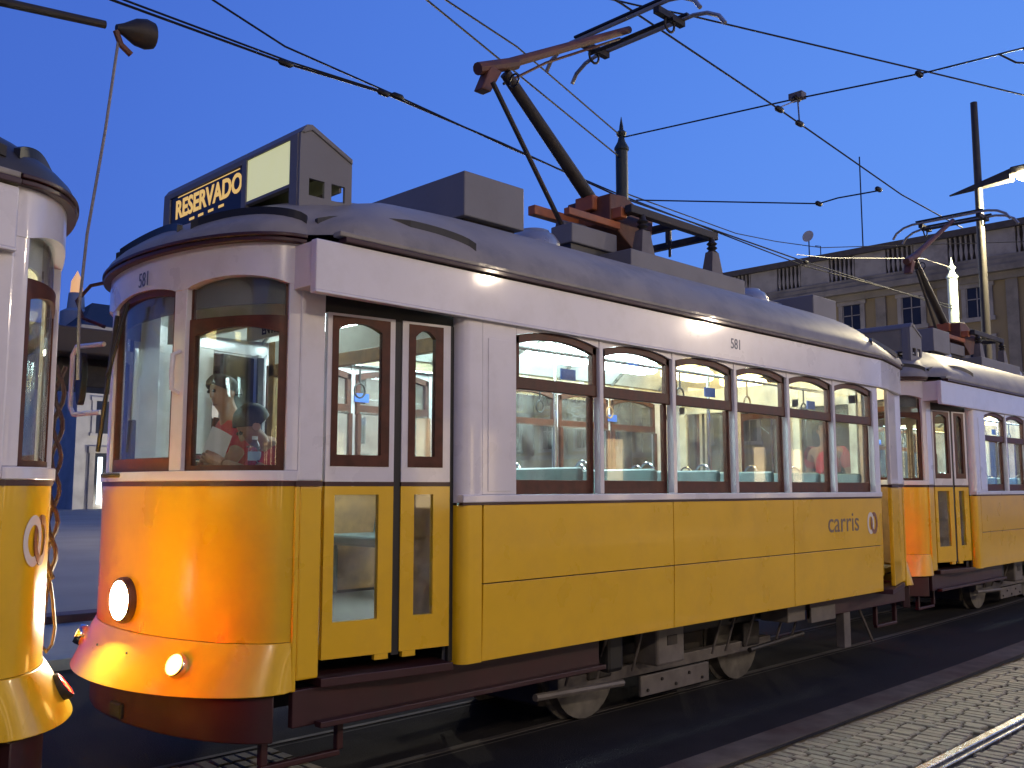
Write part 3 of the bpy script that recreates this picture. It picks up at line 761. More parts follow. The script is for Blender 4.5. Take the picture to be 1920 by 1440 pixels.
def logo_rear(y0, z0, sc):            # the same emblem laid onto the curved end panel
    s0 = s_at_y(y0)
    for mm, a0, a1, cx, t in ((m_logow, 0, 360, -.5, .002), (m_logob, -180, 100, .5, .0035), (m_logob, 100, 180, .5, .0012)):
        b = ring_arc(.62 * sc, 1.0 * sc, a0, a1, (cx * sc, 0), t, ey=1.45)
        b.v = [tuple(Vector(T_rear(nose(s0 + v[0] / _L, z0 + v[1], .002 + v[2]))) - ORG) for v in b.v]
        b.build('emblem_ring', mm, tram)
logo_rear(.31, 1.43, .074)
first_only(text('operator_lettering', 'carris', .25, m_greytext, FACE_NY((4.57, -.0012, 1.265)), tram, ORG, sx=1.08))
first_only(text('fleet_number', '581', .115, m_navytext, FACE_NY((2.83, -.0232, 2.725)), tram, ORG, sx=.9))
first_only(text('fleet_number', '581', .115, m_navytext, FACE_NX((-1.379, 1.10, 2.755)), tram, ORG, sx=.8))
# destination sign box on the roof
X0 = -.87; YN, YF = .36, 2.02
prof = [(-.87, 3.575), (-.835, 3.625), (-.80, 3.632), (-.53, 3.50), (-.53, 3.47), (-.80, 3.60), (-.845, 3.575)]
sb = MB().prism([(x, YN - .01, zz) for x, zz in prof], (0, YF - YN + .02, 0))
sign = P(sb, 'destination_sign', m_box, bevel=.006)
b = MB().box(X0, -.53, YN, YN + .02, 3.10, 3.235).box(X0, -.53, YN, YN + .02, 3.33, 3.47)
b.box(X0, -.81, YN, YN + .02, 3.235, 3.33).box(-.71, -.665, YN, YN + .02, 3.235, 3.33).box(-.575, -.53, YN, YN + .02, 3.235, 3.33)
b.prism([(-.87, YN, 3.47), (-.53, YN, 3.47), (-.535, YN, 3.495), (-.80, YN, 3.62), (-.84, YN, 3.61), (-.868, YN, 3.57)], (0, .02, 0))
P(b, 'end_plate', m_box, sign)
b = MB().box(X0, -.53, YF - .02, YF, 3.10, 3.47).prism([(-.87, YF - .02, 3.47), (-.53, YF - .02, 3.47), (-.535, YF - .02, 3.495), (-.80, YF - .02, 3.62), (-.84, YF - .02, 3.61), (-.868, YF - .02, 3.57)], (0, .02, 0))
P(b, 'end_plate', m_box, sign)
P(MB().box(-.60, -.585, YN + .02, YF - .02, 3.30, 3.48), 'back_plate', m_box, sign)
b = MB().box(X0 - .004, X0 + .03, YN + .02, YN + .10, 3.10, 3.575).box(X0 - .004, X0 + .03, .93, .985, 3.10, 3.575).box(X0 - .004, X0 + .03, YF - .10, YF - .02, 3.10, 3.575)
b.box(X0 - .004, X0 + .03, YN + .10, .93, 3.285, 3.305).box(X0 - .004, X0 + .03, YN + .10, .93, 3.555, 3.575).box(X0 - .004, X0 + .03, .985, YF - .10, 3.54, 3.575)
P(b, 'sign_frame', m_box, sign, bevel=.003)
P(MB().box(X0 + .005, X0 + .02, .985, YF - .10, 3.12, 3.54), 'blind', m_signnavy, sign)
P(MB().box(X0 + .005, X0 + .02, YN + .10, .93, 3.305, 3.555), 'lit_panel', m_signlit, sign)
b = MB().tube([(-.7, YN + .03, 3.25), (-.7, .93, 3.25)], .02, 8).tube([(-.7, YN + .03, 3.40), (-.7, YF - .05, 3.40)], .03, 8)
P(b, 'blind_roller', m_dark, sign, smooth=True)
first_only(text('lettering', 'RESERVADO', .165, m_text, FACE_NX((X0 + .004, 1.42, 3.392)), sign, ORG, bold=.005, sx=.95))
for y in (1.62, 1.50, 1.37, 1.24): P(MB().box(X0 + .003, X0 + .006, y - .035, y + .03, 3.342, 3.358), 'next_line_lettering', m_text, sign)
P(MB().box(X0 + .003, X0 + .006, 1.02, 1.82, 3.527, 3.533), 'blind_edge_light', m_text, sign)
P(MB().box(X0 - .02, -.5, YN + .05, YF - .05, 2.98, 3.12), 'sign_base', m_dark, sign)
# resistor box and ventilator dome
rbx = P(MB().box(.56, 1.13, .62, 1.76, 3.46, 3.77), 'resistor_box', m_box, bevel=.008)
P(MB().box(.60, 1.09, .68, 1.70, 3.30, 3.46), 'box_feet', m_black, rbx)
def dome(x, y, r=.21):
    P(MB().lathe([(r, -.2), (r * 1.0, .02), (r * .97, .07), (r * .80, .125), (r * .62, .148), (r * .60, .152), (r * .58, .165), (r * .3, .17), (.002, .17)], (x, y, 3.46), n=28), 'ventilator', m_silver, smooth=True)
dome(1.62, 1.0); dome(4.72, 1.0); dome(1.62, 1.38); dome(4.72, 1.38)
P(MB().box(4.35, 5.15, .85, 1.5, 3.46, 3.53), 'roof_hatch', m_box, bevel=.02)
P(MB().box(5.35, 5.85, .62, 1.76, 3.40, 3.62), 'rear_equipment_box', m_box, bevel=.01)
# -------- pantograph
pan = P(MB().box(2.35, 4.05, .62, 1.76, 3.36, 3.56), 'pantograph', m_box, bevel=.008)
for x in (2.72, 3.76):
    for y in (.78, 1.60):
        b = MB().prism([(x - .11, y - .07, 3.56), (x + .11, y - .07, 3.56), (x + .11, y + .07, 3.56), (x - .11, y + .07, 3.56)], (0, 0, .012))
        b.add([(x - .10, y - .06, 3.56), (x + .10, y - .06, 3.56), (x + .10, y + .06, 3.56), (x - .10, y + .06, 3.56), (x - .05, y - .04, 3.80), (x + .05, y - .04, 3.80), (x + .05, y + .04, 3.80), (x - .05, y + .04, 3.80)],
              [(3, 2, 1, 0), (4, 5, 6, 7), (0, 1, 5, 4), (1, 2, 6, 5), (2, 3, 7, 6), (3, 0, 4, 7)])
        P(b, 'support_foot', m_greyiron, pan, bevel=.004)
        P(MB().lathe([(.05, 0), (.03, .02), (.05, .04), (.03, .06), (.05, .08), (.03, .10), (.022, .14)], (x, y, 3.80), n=14), 'insulator', m_dark, pan, smooth=True)
b = MB()
for y in (.80, 1.58): b.box(2.55, 3.85, y - .035, y + .035, 3.93, 4.0)
for x in (2.62, 3.25, 3.80): b.box(x - .035, x + .035, .80, 1.58, 3.935, 3.995)
P(b, 'base_frame', m_dark, pan, bevel=.006)
P(MB().prism([(2.50, .95, 3.88), (2.50, .95, 4.12), (2.70, .95, 4.14), (3.1, .95, 4.0), (3.05, .95, 3.70), (2.85, .95, 3.66)], (0, .48, 0)), 'hinge_block', m_rust, pan, bevel=.01)
b = MB().box(1.95, 2.6, 1.30, 1.38, 3.90, 3.98).box(2.52, 2.60, .85, 1.5, 3.90, 3.99).box(1.95, 2.6, .92, .98, 3.82, 3.88)
P(b, 'front_frame', m_orange, pan, bevel=.006)
P(MB().box(1.98, 2.55, .92, 1.15, 3.60, 3.76), 'actuator_box', m_box, pan, bevel=.01)
P(MB().box(2.0, 2.5, .95, 1.45, 3.44, 3.60), 'actuator_feet', m_black, pan)
P(MB().tube([(2.2, 1.25, 3.84), (2.62, 1.25, 3.86)], .05, 10), 'spring_cylinder', m_greyiron, pan, smooth=True)
b = MB().tube([(3.66, 1.19, 3.94), (3.66, 1.19, 4.16)], .03, 8).box(3.50, 3.72, 1.16, 1.22, 4.15, 4.18).tube([(3.55, 1.1, 3.78), (3.55, 1.1, 4.05)], .014, 6)
P(b, 'lowering_latch', m_dark, pan)
P(MB().lathe([(.08, -.1), (.09, 0), (.07, .1)], (3.20, 1.19, 4.05), (1, 0, 0), 12), 'damper', m_greyiron, pan, smooth=True)
P(MB().tube([(2.66, WY, 4.02), (1.50, WY, 4.93)], [.062, .048], 12), 'lower_arm', m_dark, pan, smooth=True)
P(MB().tube([(2.02, WY - .12, 3.78), (1.245, WY - .12, 4.74)], .02, 8), 'control_rod', m_dark, pan, smooth=True)
P(MB().box(2.44, 2.62, WY - .1, WY + .1, 4.0, 4.13), 'arm_clevis', m_orange, pan, bevel=.01)
P(MB().prism([(1.20, WY - .05, 4.70), (1.30, WY - .05, 4.70), (1.42, WY - .05, 4.90), (1.30, WY - .05, 4.92)], (0, .1, 0)), 'elbow_lever', m_rust, pan, bevel=.01)
P(MB().tube([(1.20, WY, 4.87), (1.62, WY, 5.05)], .05, 10), 'elbow', m_rust, pan, smooth=True)
P(MB().tube([(1.55, WY, 5.03), (3.10, WY, 5.86)], [.042, .034], 10), 'upper_arm', m_rust, pan, smooth=True)
P(MB().tube([(1.55, WY + .07, 4.88), (2.05, WY + .07, 5.22), (3.05, WY + .07, 5.78)], .013, 6), 'guide_rod', m_rust, pan, smooth=True)
P(MB().tube([(1.50, WY - .10 + .05 * math.cos(a), 4.84 + .05 * math.sin(a)) for a in [i * PI / 6 for i in range(13)]], .008, 6), 'flexible_lead', m_black, pan, smooth=True)
for dx in (-.19, .19):
    x = 3.12 + dx
    pts = [(x, .30, 5.68), (x, .36, 5.77), (x, .48, 5.84), (x, .62, 5.87), (x, 1.76, 5.87), (x, 1.90, 5.84), (x, 2.02, 5.77), (x, 2.08, 5.68)]
    P(MB().tube(pts, .020, 8), 'collector_bow', m_silver, pan, smooth=True)
    P(MB().box(x - .022, x + .022, .68, 1.70, 5.892, 5.912), 'carbon_strip', m_black, pan)
b = MB().box(2.92, 3.32, .72, .78, 5.80, 5.86).box(2.92, 3.32, 1.60, 1.66, 5.80, 5.86).tube([(3.12, .70, 5.80), (3.12, 1.68, 5.80)], .02, 8)
P(b, 'head_carrier', m_dark, pan)
for y in (.75, 1.63):
    P(MB().tube([(3.12 + .07 * math.cos(a), y, 5.76 + .07 * math.sin(a)) for a in [i * PI / 6 for i in range(13)]], .012, 6), 'head_spring', m_dark, pan, smooth=True)
# gutter loops, mirror bracket, wiper, handle (front)
def loop_guard(T):
    P(MB().tube([(-1.18, 2.02, 2.96), (-1.28, 2.12, 2.93), (-1.34, 2.18, 2.83), (-1.31, 2.14, 2.72), (-1.22, 2.02, 2.66)], .012, 8), 'rope_guard', m_maroon, T=T, smooth=True)
loop_guard(None); loop_guard(T_rear)
mb = MB().tube([(-1.22, 2.02, 2.55), (-1.27, 2.33, 2.56), (-1.275, 2.38, 2.51), (-1.275, 2.38, 2.17), (-1.27, 2.33, 2.12), (-1.22, 2.02, 2.12)], .016, 8)
br = first_only(P(mb, 'mirror_bracket', m_white, smooth=True))
P(MB().prism([(-1.30, 2.20 + .05 * math.cos(a), 2.34 + .17 * math.sin(a)) for a in [i * PI / 10 for i in range(20)]], (.04, 0, 0)), 'mirror', m_black, br, bevel=.006)
wp = first_only(P(MB().tube([(-1.395, 1.25, 2.68), (-1.42, 1.42, 2.30)], .009, 6).tube([(-1.395, 1.29, 2.68), (-1.42, 1.45, 2.28)], .007, 6), 'wiper', m_black))
P(MB().tube([(-1.41, 1.36, 2.62), (-1.39, 1.60, 1.86)], .013, 6), 'wiper_blade', m_black, wp)
pth = [nose(S_P0 + .012, 2.36, .012), nose(S_P0 + .012, 2.34, .055), nose(S_P0 + .012, 2.25, .06), nose(S_P0 + .012, 2.16, .055), nose(S_P0 + .012, 2.14, .012)]
first_only(P(MB().tube(pth, .012, 8), 'grab_handle', m_white, smooth=True))
# -------- further trams on the same track
tram2 = copy_tree(tram)
tram2.location = ORG + Vector((8.62, .30, 0)); tram2.rotation_euler = (0, 0, math.radians(.4))
tram2['label'] = 'yellow and white tram behind at right, cut off by the right edge'
tram0 = copy_tree(tram, skip=('mirror_bracket',))
tram0.location = ORG + Vector((-8.62, 0, 0))
for ch in tram0.children:
    if ch.name.split('.')[0] == 'roof':
        ch.data = ch.data.copy(); ch.data.materials[0] = m_sootroof; ch['label'] = 'soot blackened roof'
for tr in (tram2, tram0):           # blinds of the other two are not lit
    for ch in tr.children:
        if ch.name.split('.')[0] == 'destination_sign':
            for g in ch.children:
                if g.name.split('.')[0] in ('lit_panel', 'blind', 'next_line_lettering', 'blind_edge_light'):
                    g.data = g.data.copy(); g.data.materials[0] = m_offblind
tram0['label'] = 'yellow tram cut off at the left edge, ring emblem on its rear'
# trolley pole of the left tram
tp = MB().tube([(-5.6, WY, 3.72), (-1.62, WY, 4.215)], [.035, .022], 10).build('trolley_pole', m_dark, tram0, None, ORG + Vector((-8.62, 0, 0)), smooth=True)
MB().lathe([(.02, -.14), (.035, -.10), (.075, -.03), (.085, .03), (.075, .07), (.03, .09)], (-1.42, WY, 4.235), (1, 0, .12), 16).build('trolley_head', m_dark, tp, None, ORG + Vector((-8.62, 0, 0)), smooth=True)
MB().tube([(-1.56, WY, 4.20), (-1.53, WY, 4.13), (-1.47, WY, 4.09)], .018, 8).build('rope_hook', m_rust, tp, None, ORG + Vector((-8.62, 0, 0)), smooth=True)
MB().lathe([(.18, 0), (.15, .12), (.05, .22)], (-5.6, WY, 3.5), n=16).build('trolley_base', m_dark, tram0, None, ORG + Vector((-8.62, 0, 0)), smooth=True)
P_r = [(-1.545, WY, 4.14), (-1.60, WY - .02, 3.6), (-1.68, WY - .05, 3.0), (-1.72, WY - .1, 2.6), (-1.745, WY - .2, 2.2)]
tag(MB().tube(P_r, .008, 6).build('trolley_rope', m_cord, smooth=True), 'thin grey cord running down from the head of the dark trolley pole', 'rope')
rp = MB()
zt = [2.25 - .09 * k for k in range(13)]
for ph in (0, PI):
    rp.tube([(-1.862 + .022 * math.cos(k * .9 + ph), .90 + .022 * math.sin(k * .9 + ph), 2.25 - .045 * k) for k in range(24)], .011, 6)
rp.tube([(-1.862, .90, 1.22), (-1.877, .89, 1.12), (-1.892, .88, .98), (-1.887, .89, .90), (-1.862, .90, .87), (-1.832, .91, .90), (-1.822, .915, .98), (-1.842, .91, 1.12), (-1.86, .90, 1.20)], .008, 6)
tag(rp.build('hanging_rope', m_rope, smooth=True), 'twisted reddish rope hanging with a loop at its end between the left and middle trams', 'rope')

# ------------------------------------------------------------------ ground
def sheet(name, x0, x1, y0, y1, z, m, nx=1, ny=1):
    b = MB()
    vs = [(x0 + (x1 - x0) * i / nx, y0 + (y1 - y0) * j / ny, z) for j in range(ny + 1) for i in range(nx + 1)]
    b.add(vs, [(j * (nx + 1) + i, j * (nx + 1) + i + 1, (j + 1) * (nx + 1) + i + 1, (j + 1) * (nx + 1) + i) for j in range(ny) for i in range(nx)])
    o = b.build(name, m); return setting(o)
sheet('ground', -900, 900, -900, 900, -.06, m_plaza)
sheet('road', -60, 90, -.74, 5.2, 0.0, m_asphalt)
cob = sheet('cobbled_road', -60, 90, -14, -.742, -.022, m_mortar)
def yb(x): return .0022 * max(0, x - 3.5) ** 2
b = MB()
xs_ = [-8 + .5 * i for i in range(90)]
b.shell([[(x, -.70 + yb(x), .005) for x in xs_], [(x, -.46 + yb(x), .005) for x in xs_]], [[(x, -.70 + yb(x), -.01) for x in xs_], [(x, -.46 + yb(x), -.01) for x in xs_]])
setting(b.build('concrete_strip', m_band))
m_dullrail = mat('dull rail steel', (.09, .08, .07), .7, metal=.3, noise=.2, nscale=12, dirt=(.05, .04, .035), damt=.7)
def rail(y, curved, label):
    f = (lambda x: y + yb(x)) if curved else (lambda x: y)
    xs_ = [-12 + .5 * i for i in range(110)]
    b = MB()
    for a, c, zt in ((-.035, .025, .004), (-.095, -.073, .001)):
        b.shell([[(x, f(x) + a, zt) for x in xs_], [(x, f(x) + c, zt) for x in xs_]], [[(x, f(x) + a, -.05) for x in xs_], [(x, f(x) + c, -.05) for x in xs_]])
    o = b.build('rail', m_dullrail if curved else m_steel, bevel=.006); setting(o)
    g = MB().shell([[(x, f(x) - .074, -.018) for x in xs_], [(x, f(x) - .034, -.018) for x in xs_]], [[(x, f(x) - .074, -.05) for x in xs_], [(x, f(x) - .034, -.05) for x in xs_]])
    g.build('groove', m_dark, o)
rail(.74, True, ''); rail(1.64, True, '')
rail(-1.545, False, ''); rail(-2.445, False, '')
# stone setts laid in courses across the track
sett_me = []
for i in range(12):
    L = .150 + random.uniform(-.02, .02); W = .078 + random.uniform(-.004, .004); c = .009
    j = lambda: random.uniform(-.004, .004)
    pts = [(-W / 2 + j(), -L / 2 + j()), (W / 2 + j(), -L / 2 + j()), (W / 2 + j(), L / 2 + j()), (-W / 2 + j(), L / 2 + j())]
    vs = [(x, y, -.03) for x, y in pts] + [(x, y, -.006) for x, y in pts] + [(x * (1 - 2 * c / W), y * (1 - 2 * c / L), .002 + random.uniform(-.001, .001)) for x, y in pts]
    fs = [(8, 9, 10, 11)] + [(a + q, a + (q + 1) % 4, a + 4 + (q + 1) % 4, a + 4 + q) for a in (0, 4) for q in range(4)]
    me = bpy.data.meshes.new('sett'); me.from_pydata(vs, [], fs); me.materials.append(m_setts[i % 4]); sett_me.append((me, vs, fs))
camp = Vector((-3.567, -3.979, 0))
spots = []
def in_view(x, y):
    d = Vector((x, y, 0)) - M.translation
    zc = d.dot(fw)
    if zc < .5: return False
    px = 960 + F * d.dot(rt) / zc; py = 720 - F * d.dot(up) / zc
    return -30 < px < 1950 and -30 < py < 1475
row = 0; x = -4.0
while x < 30:
    for y0, y1 in ((-1.505, -.75), (-2.40, -1.665), (-14 if x < 12 else -8, -2.57)):
        y = y1 - random.uniform(.0, .015)
        while y > y0 + .05:
            L = random.choice((.118, .135, .15, .165))
            if y - L < y0: L = y - y0
            if L > .05: spots.append((x + random.uniform(-.004, .004), y - L / 2, L))
            y -= L + .008
    x += .0865; row += 1
x = -3.4
while x < -.25:
    y = 1.545
    while y > .80:
        L = random.choice((.135, .15, .165))
        if y - L < .79: L = y - .79
        if L > .05: spots.append((x, y - L / 2, L))
        y -= L + .008
    x += .0865
near = [s for s in spots if in_view(s[0], s[1])]
near.sort(key=lambda s: (Vector((s[0], s[1], 0)) - camp).length)
pick = near[:300]; ps = set(pick)
for (x, y, L) in pick:
    me, vs, fs = random.choice(sett_me)
    o = bpy.data.objects.new('sett', me); C.objects.link(o); o.parent = cob
    o.location = (x, y, random.uniform(-.004, .003) + (.012 if y > 0 else 0)); o.rotation_euler = (random.uniform(-.015, .015), random.uniform(-.02, .02), random.uniform(-.03, .03))
    o.scale = (1, L / .15, 1)
buckets = {i: MB() for i in range(4)}
for (x, y, L) in spots:
    if (x, y, L) in ps: continue
    if x > 14 and y < -4: continue
    i = random.randrange(12); me, vs, fs = sett_me[i]; dz = random.uniform(-.004, .003) + (.012 if y > 0 else 0)
    buckets[i % 4].add([(vx + x, vy * L / .15 + y, vz + dz) for vx, vy, vz in vs], fs)
for i, b in buckets.items():
    if b.v:
        o = b.build('sett_paving', m_setts[i], cob); o['kind'] = 'stuff'
# plaza side
setting(MB().box(-60, 90, 5.2, 7.6, -.05, .10).build('pavement', m_concrete))
setting(MB().box(-60, 90, 7.6, 7.95, -.05, .19).build('kerb', m_kerb, bevel=.01))
sheet('plaza', -200, 59.5, 7.95, 260, .06, m_plaza)

# ------------------------------------------------------------------ tram stop shelter beyond the tram
sh = thing('tram_stop_shelter', 'dark flat canopy of a tram stop seen between the left and middle trams', 'shelter', (1.0, 6.6, 0))
so = Vector((1.0, 6.6, 0))
MB().box(-1.6, 3.2, 6.0, 7.4, 3.02, 3.30).build('canopy', m_canopy, sh, None, so, bevel=.02)
MB().box(-.4, 2.6, 6.35, 7.0, 2.72, 3.02).build('sign_fascia', m_dark, sh, None, so, bevel=.01)
for x in (-1.3, 2.9):
    MB().tube([(x, 6.9, .1), (x, 6.9, 3.02)], .05, 10).build('post', m_dark, sh, None, so, smooth=True)
MB().box(1.9, 2.9, 6.85, 6.95, .4, 2.5).build('timetable_board', m_canopy, sh, None, so)

# ------------------------------------------------------------------ poles and overhead wires
def finial_pole(x, y, top, r, m, label):
    t = thing('overhead_wire_pole', label, 'pole', (x, y, 0), 'poles carrying the overhead wires')
    o = Vector((0, 0, 0))
    MB().lathe([(r * 1.8, 0), (r * 1.7, .5), (r * 1.1, .7), (r, .8), (r * .92, top - .42)], (0, 0, 0), n=16).build('shaft', m, t, smooth=True)
    MB().lathe([(r * .92, 0), (r * 1.12, .02), (r * 1.12, .05), (r * .6, .14), (r * .45, .2), (r * .75, .24), (r * .8, .27), (r * .35, .31), (r * .3, .36), (.004, .50)], (0, 0, top - .42), n=16).build('finial', m, t, smooth=True)
    MB().lathe([(r * 1.15, 0), (r * 1.15, .06)], (0, 0, top - 1.5), n=16).build('wire_clamp', m_dark, t, smooth=True)
    return t
finial_pole(6.52, 4.0, 6.72, .092, m_pole, 'dark green pole with pointed finial behind the middle tram roof')
finial_pole(18.5, 4.0, 6.80, .115, m_litpole, 'brightly lit pale green pole with pointed finial, right of the far pantograph')
def wire(pts, label, r=.011, m=m_wire, grp='overhead wires', clamps=(), name='overhead_wire'):
    b = MB(); P_ = [Vector(p) for p in pts]
    # smooth it a little
    q = []
    for i in range(len(P_) - 1):
        for k in range(6): q.append(P_[i].lerp(P_[i + 1], k / 6))
    q.append(P_[-1])
    b.tube(q, r, 5)
    for c in clamps: b.lathe([(.015, -.08), (.035, -.05), (.035, .05), (.015, .08)], c, (1, 0, 0), 8)
    return tag(b.build(name, m, smooth=True), label, 'wire', grp)
wire([(-9.2, 1.19, 6.05), (-2, 1.19, 6.05), (2.95, 1.16, 6.05), (6.18, 1.39, 6.05), (10.42, 1.75, 6.05), (13, 1.8, 6.05)], 'trolley wire touching the raised pantograph and running down to the far right roof', clamps=((6.18, 1.39, 6.05), (6.75, 1.44, 6.05)))
wire([(-7, 4, 5.85), (-.52, 4.0, 5.85), (1.2, 4.0, 5.84), (2.41, 4.0, 5.90), (4.19, 4.0, 5.81), (6.56, 4.1, 5.69), (11.86, 4.1, 5.66), (18.5, 4.0, 5.68)], 'lower of the paired cables running from top left down to the pale pole', r=.013, clamps=((1.2, 4.0, 5.84), (2.41, 4, 5.9), (11.86, 4.1, 5.66)))
wire([(-7, 4, 5.92), (-.38, 4.02, 5.90), (1.26, 4.0, 5.87), (2.6, 4.0, 5.92), (4.37, 4.0, 5.78), (6.68, 4.14, 5.74), (11.85, 4.1, 5.58), (18.5, 4.0, 5.75)], 'upper of the paired cables running from top left down to the pale pole', clamps=((2.6, 4, 5.92),))
wire([(-2, 4, 6.9), (.42, 4.0, 6.2), (1.19, 4.0, 6.01), (2.6, 4.0, 5.92)], 'short thin wire dropping from the top edge to join the paired cables')
wire([(-2, 1.4, 6.2), (1.83, 2.58, 6.2), (3.74, 3.16, 6.2), (6.51, 4.0, 6.2)], 'thin wire from the top edge to below the finial of the dark pole')
wire([(-2, 2.1, 6.6), (2.44, 3.02, 6.6), (3.7, 3.24, 6.6), (6.52, 4.0, 6.52)], 'thin wire from the top edge to the tip of the dark pole')
wire([(6.52, 4.0, 6.5), (7.03, 1.61, 6.5), (7.42, 0.14, 6.5), (7.55, -.85, 6.5), (8.2, -6, 6.6)], 'span wire rising to the right from the tip of the dark pole', clamps=((7.03, 1.61, 6.5), (7.40, .24, 6.5)))
wire([(2.8, 2.5, 6.8), (4.22, 1.94, 6.8), (4.78, 1.68, 6.8), (7.93, .46, 6.8), (9.7, -.21, 6.8), (13, -1.6, 6.8)], 'wire falling across the upper right corner of the sky')
wire([(6.9, 4.05, 5.7), (8.89, 2.31, 5.7), (8.95, 2.05, 5.74), (9.16, 1.55, 5.78)], 'low bent wire from the dark pole to the trolley wire', clamps=((8.89, 2.31, 5.7), (9.16, 1.55, 5.8)))
wire([(6.52, 4.0, 5.72), (13.49, 6.5, 6.96), (16.0, 7, 7.35), (18.2, 7.0, 7.6), (26, 1.0, 8.2), (34, -6, 9.0)], 'faint wire low in the sky crossing the thin mast at the right')
wire([(18.5, 4.0, 6.64), (16.9, 4, 6.58), (12.68, 4.0, 5.86), (11.4, 4.02, 5.70)], 'pale lit cable sagging in front of the building at right', r=.007, m=m_paleclad)
b = MB().box(6.98, 7.10, 1.52, 1.70, 6.49, 6.57).tube([(7.03, 1.60, 6.5), (6.75, 1.44, 6.06)], .01, 5).tube([(7.03, 1.60, 6.48), (6.18, 1.40, 6.07)], .008, 5)
tag(b.build('wire_hanger', m_greyiron), 'small pale hanger box with two stays above the trolley wire', 'wire hanger')
b = MB().box(9.35, 9.55, -.9, -.7, 6.44, 6.52).tube([(7.55, -.85, 6.5), (7.7, -.9, 6.35), (8.1, -1.2, 6.34)], .012, 5).tube([(7.5, -.6, 6.5), (7.6, -.75, 6.38), (8.1, -1.1, 6.40)], .012, 5)
tag(b.build('wire_hanger', m_dark), 'dark wire fitting cut off by the right edge of the photo', 'wire hanger')

# ------------------------------------------------------------------ street lamps
def street_lamp(x, y, label, power, head_dy=-1.5, col=(1, .80, .60)):
    t = thing('street_lamp', label, 'street lamp', (x, y, 0), 'street lamps along the tram tracks')
    MB().tube([(0, 0, 0), (0, 0, 5), (0, 0, 9.9)], [.11, .09, .07], 14).build('post', m_lamppost, t, smooth=True)
    s = 1 if head_dy < 0 else -1
    z0 = 8.0
    a = MB()
    a.add([(-.02, .60 * s, z0 - .02), (.02, .60 * s, z0 - .02), (.02, .60 * s, z0 - .05), (-.02, .60 * s, z0 - .05),
           (-.14, head_dy + .25 * s, z0 + .24), (.14, head_dy + .25 * s, z0 + .24), (.14, head_dy + .25 * s, z0 + .02), (-.14, head_dy + .25 * s, z0 + .02)],
          [(0, 1, 2, 3), (7, 6, 5, 4), (0, 4, 5, 1), (1, 5, 6, 2), (2, 6, 7, 3), (3, 7, 4, 0)])
    a.build('arm', m_lamppost, t, bevel=.01)
    MB().box(-.17, .17, head_dy - .35, head_dy + .25, z0 + .10, z0 + .27).build('lamp_head', m_lamppost, t, bevel=.04)
    MB().lathe([(.002, -.15), (.12, -.13), (.21, -.07), (.235, 0)], (0, head_dy - .05, z0 + .10), n=20).build('lamp_lens', m_street, t, smooth=True)
    ld = bpy.data.lights.new('lamp_light', 'POINT'); ld.energy = power; ld.color = col; ld.shadow_soft_size = .14
    lo = bpy.data.objects.new('lamp_light', ld); C.objects.link(lo); lo.parent = t; lo.location = (0, head_dy - .15, z0 - .35)
    return t
street_lamp(17.35, 2.95, 'lit street lamp on a tall grey post at the right edge, above the far tram', 3000, -.92, (1, .84, .50))
for i, (x, y, pw) in enumerate(((-7.5, -14.5, 1700), (3.5, -16.5, 800), (14.6, -16.5, 1000), (25.5, -16.5, 2700))):
    street_lamp(x, y, 'street lamp on the near pavement behind the photographer, %s of the four' % ('first', 'second', 'third', 'last')[i], pw, 1.4)

for x, y, lb in ((14, 24, 'street lamp added to light the square, behind the cab of the middle tram'), (27, 32, 'street lamp added to light the square, behind the front side windows'), (44, 34, 'street lamp added to light the square, behind the rear side windows')):  # lamps added behind the trams to brighten the square
    street_lamp(x, y, lb, 1500, -1.05, (1, .90, .72))
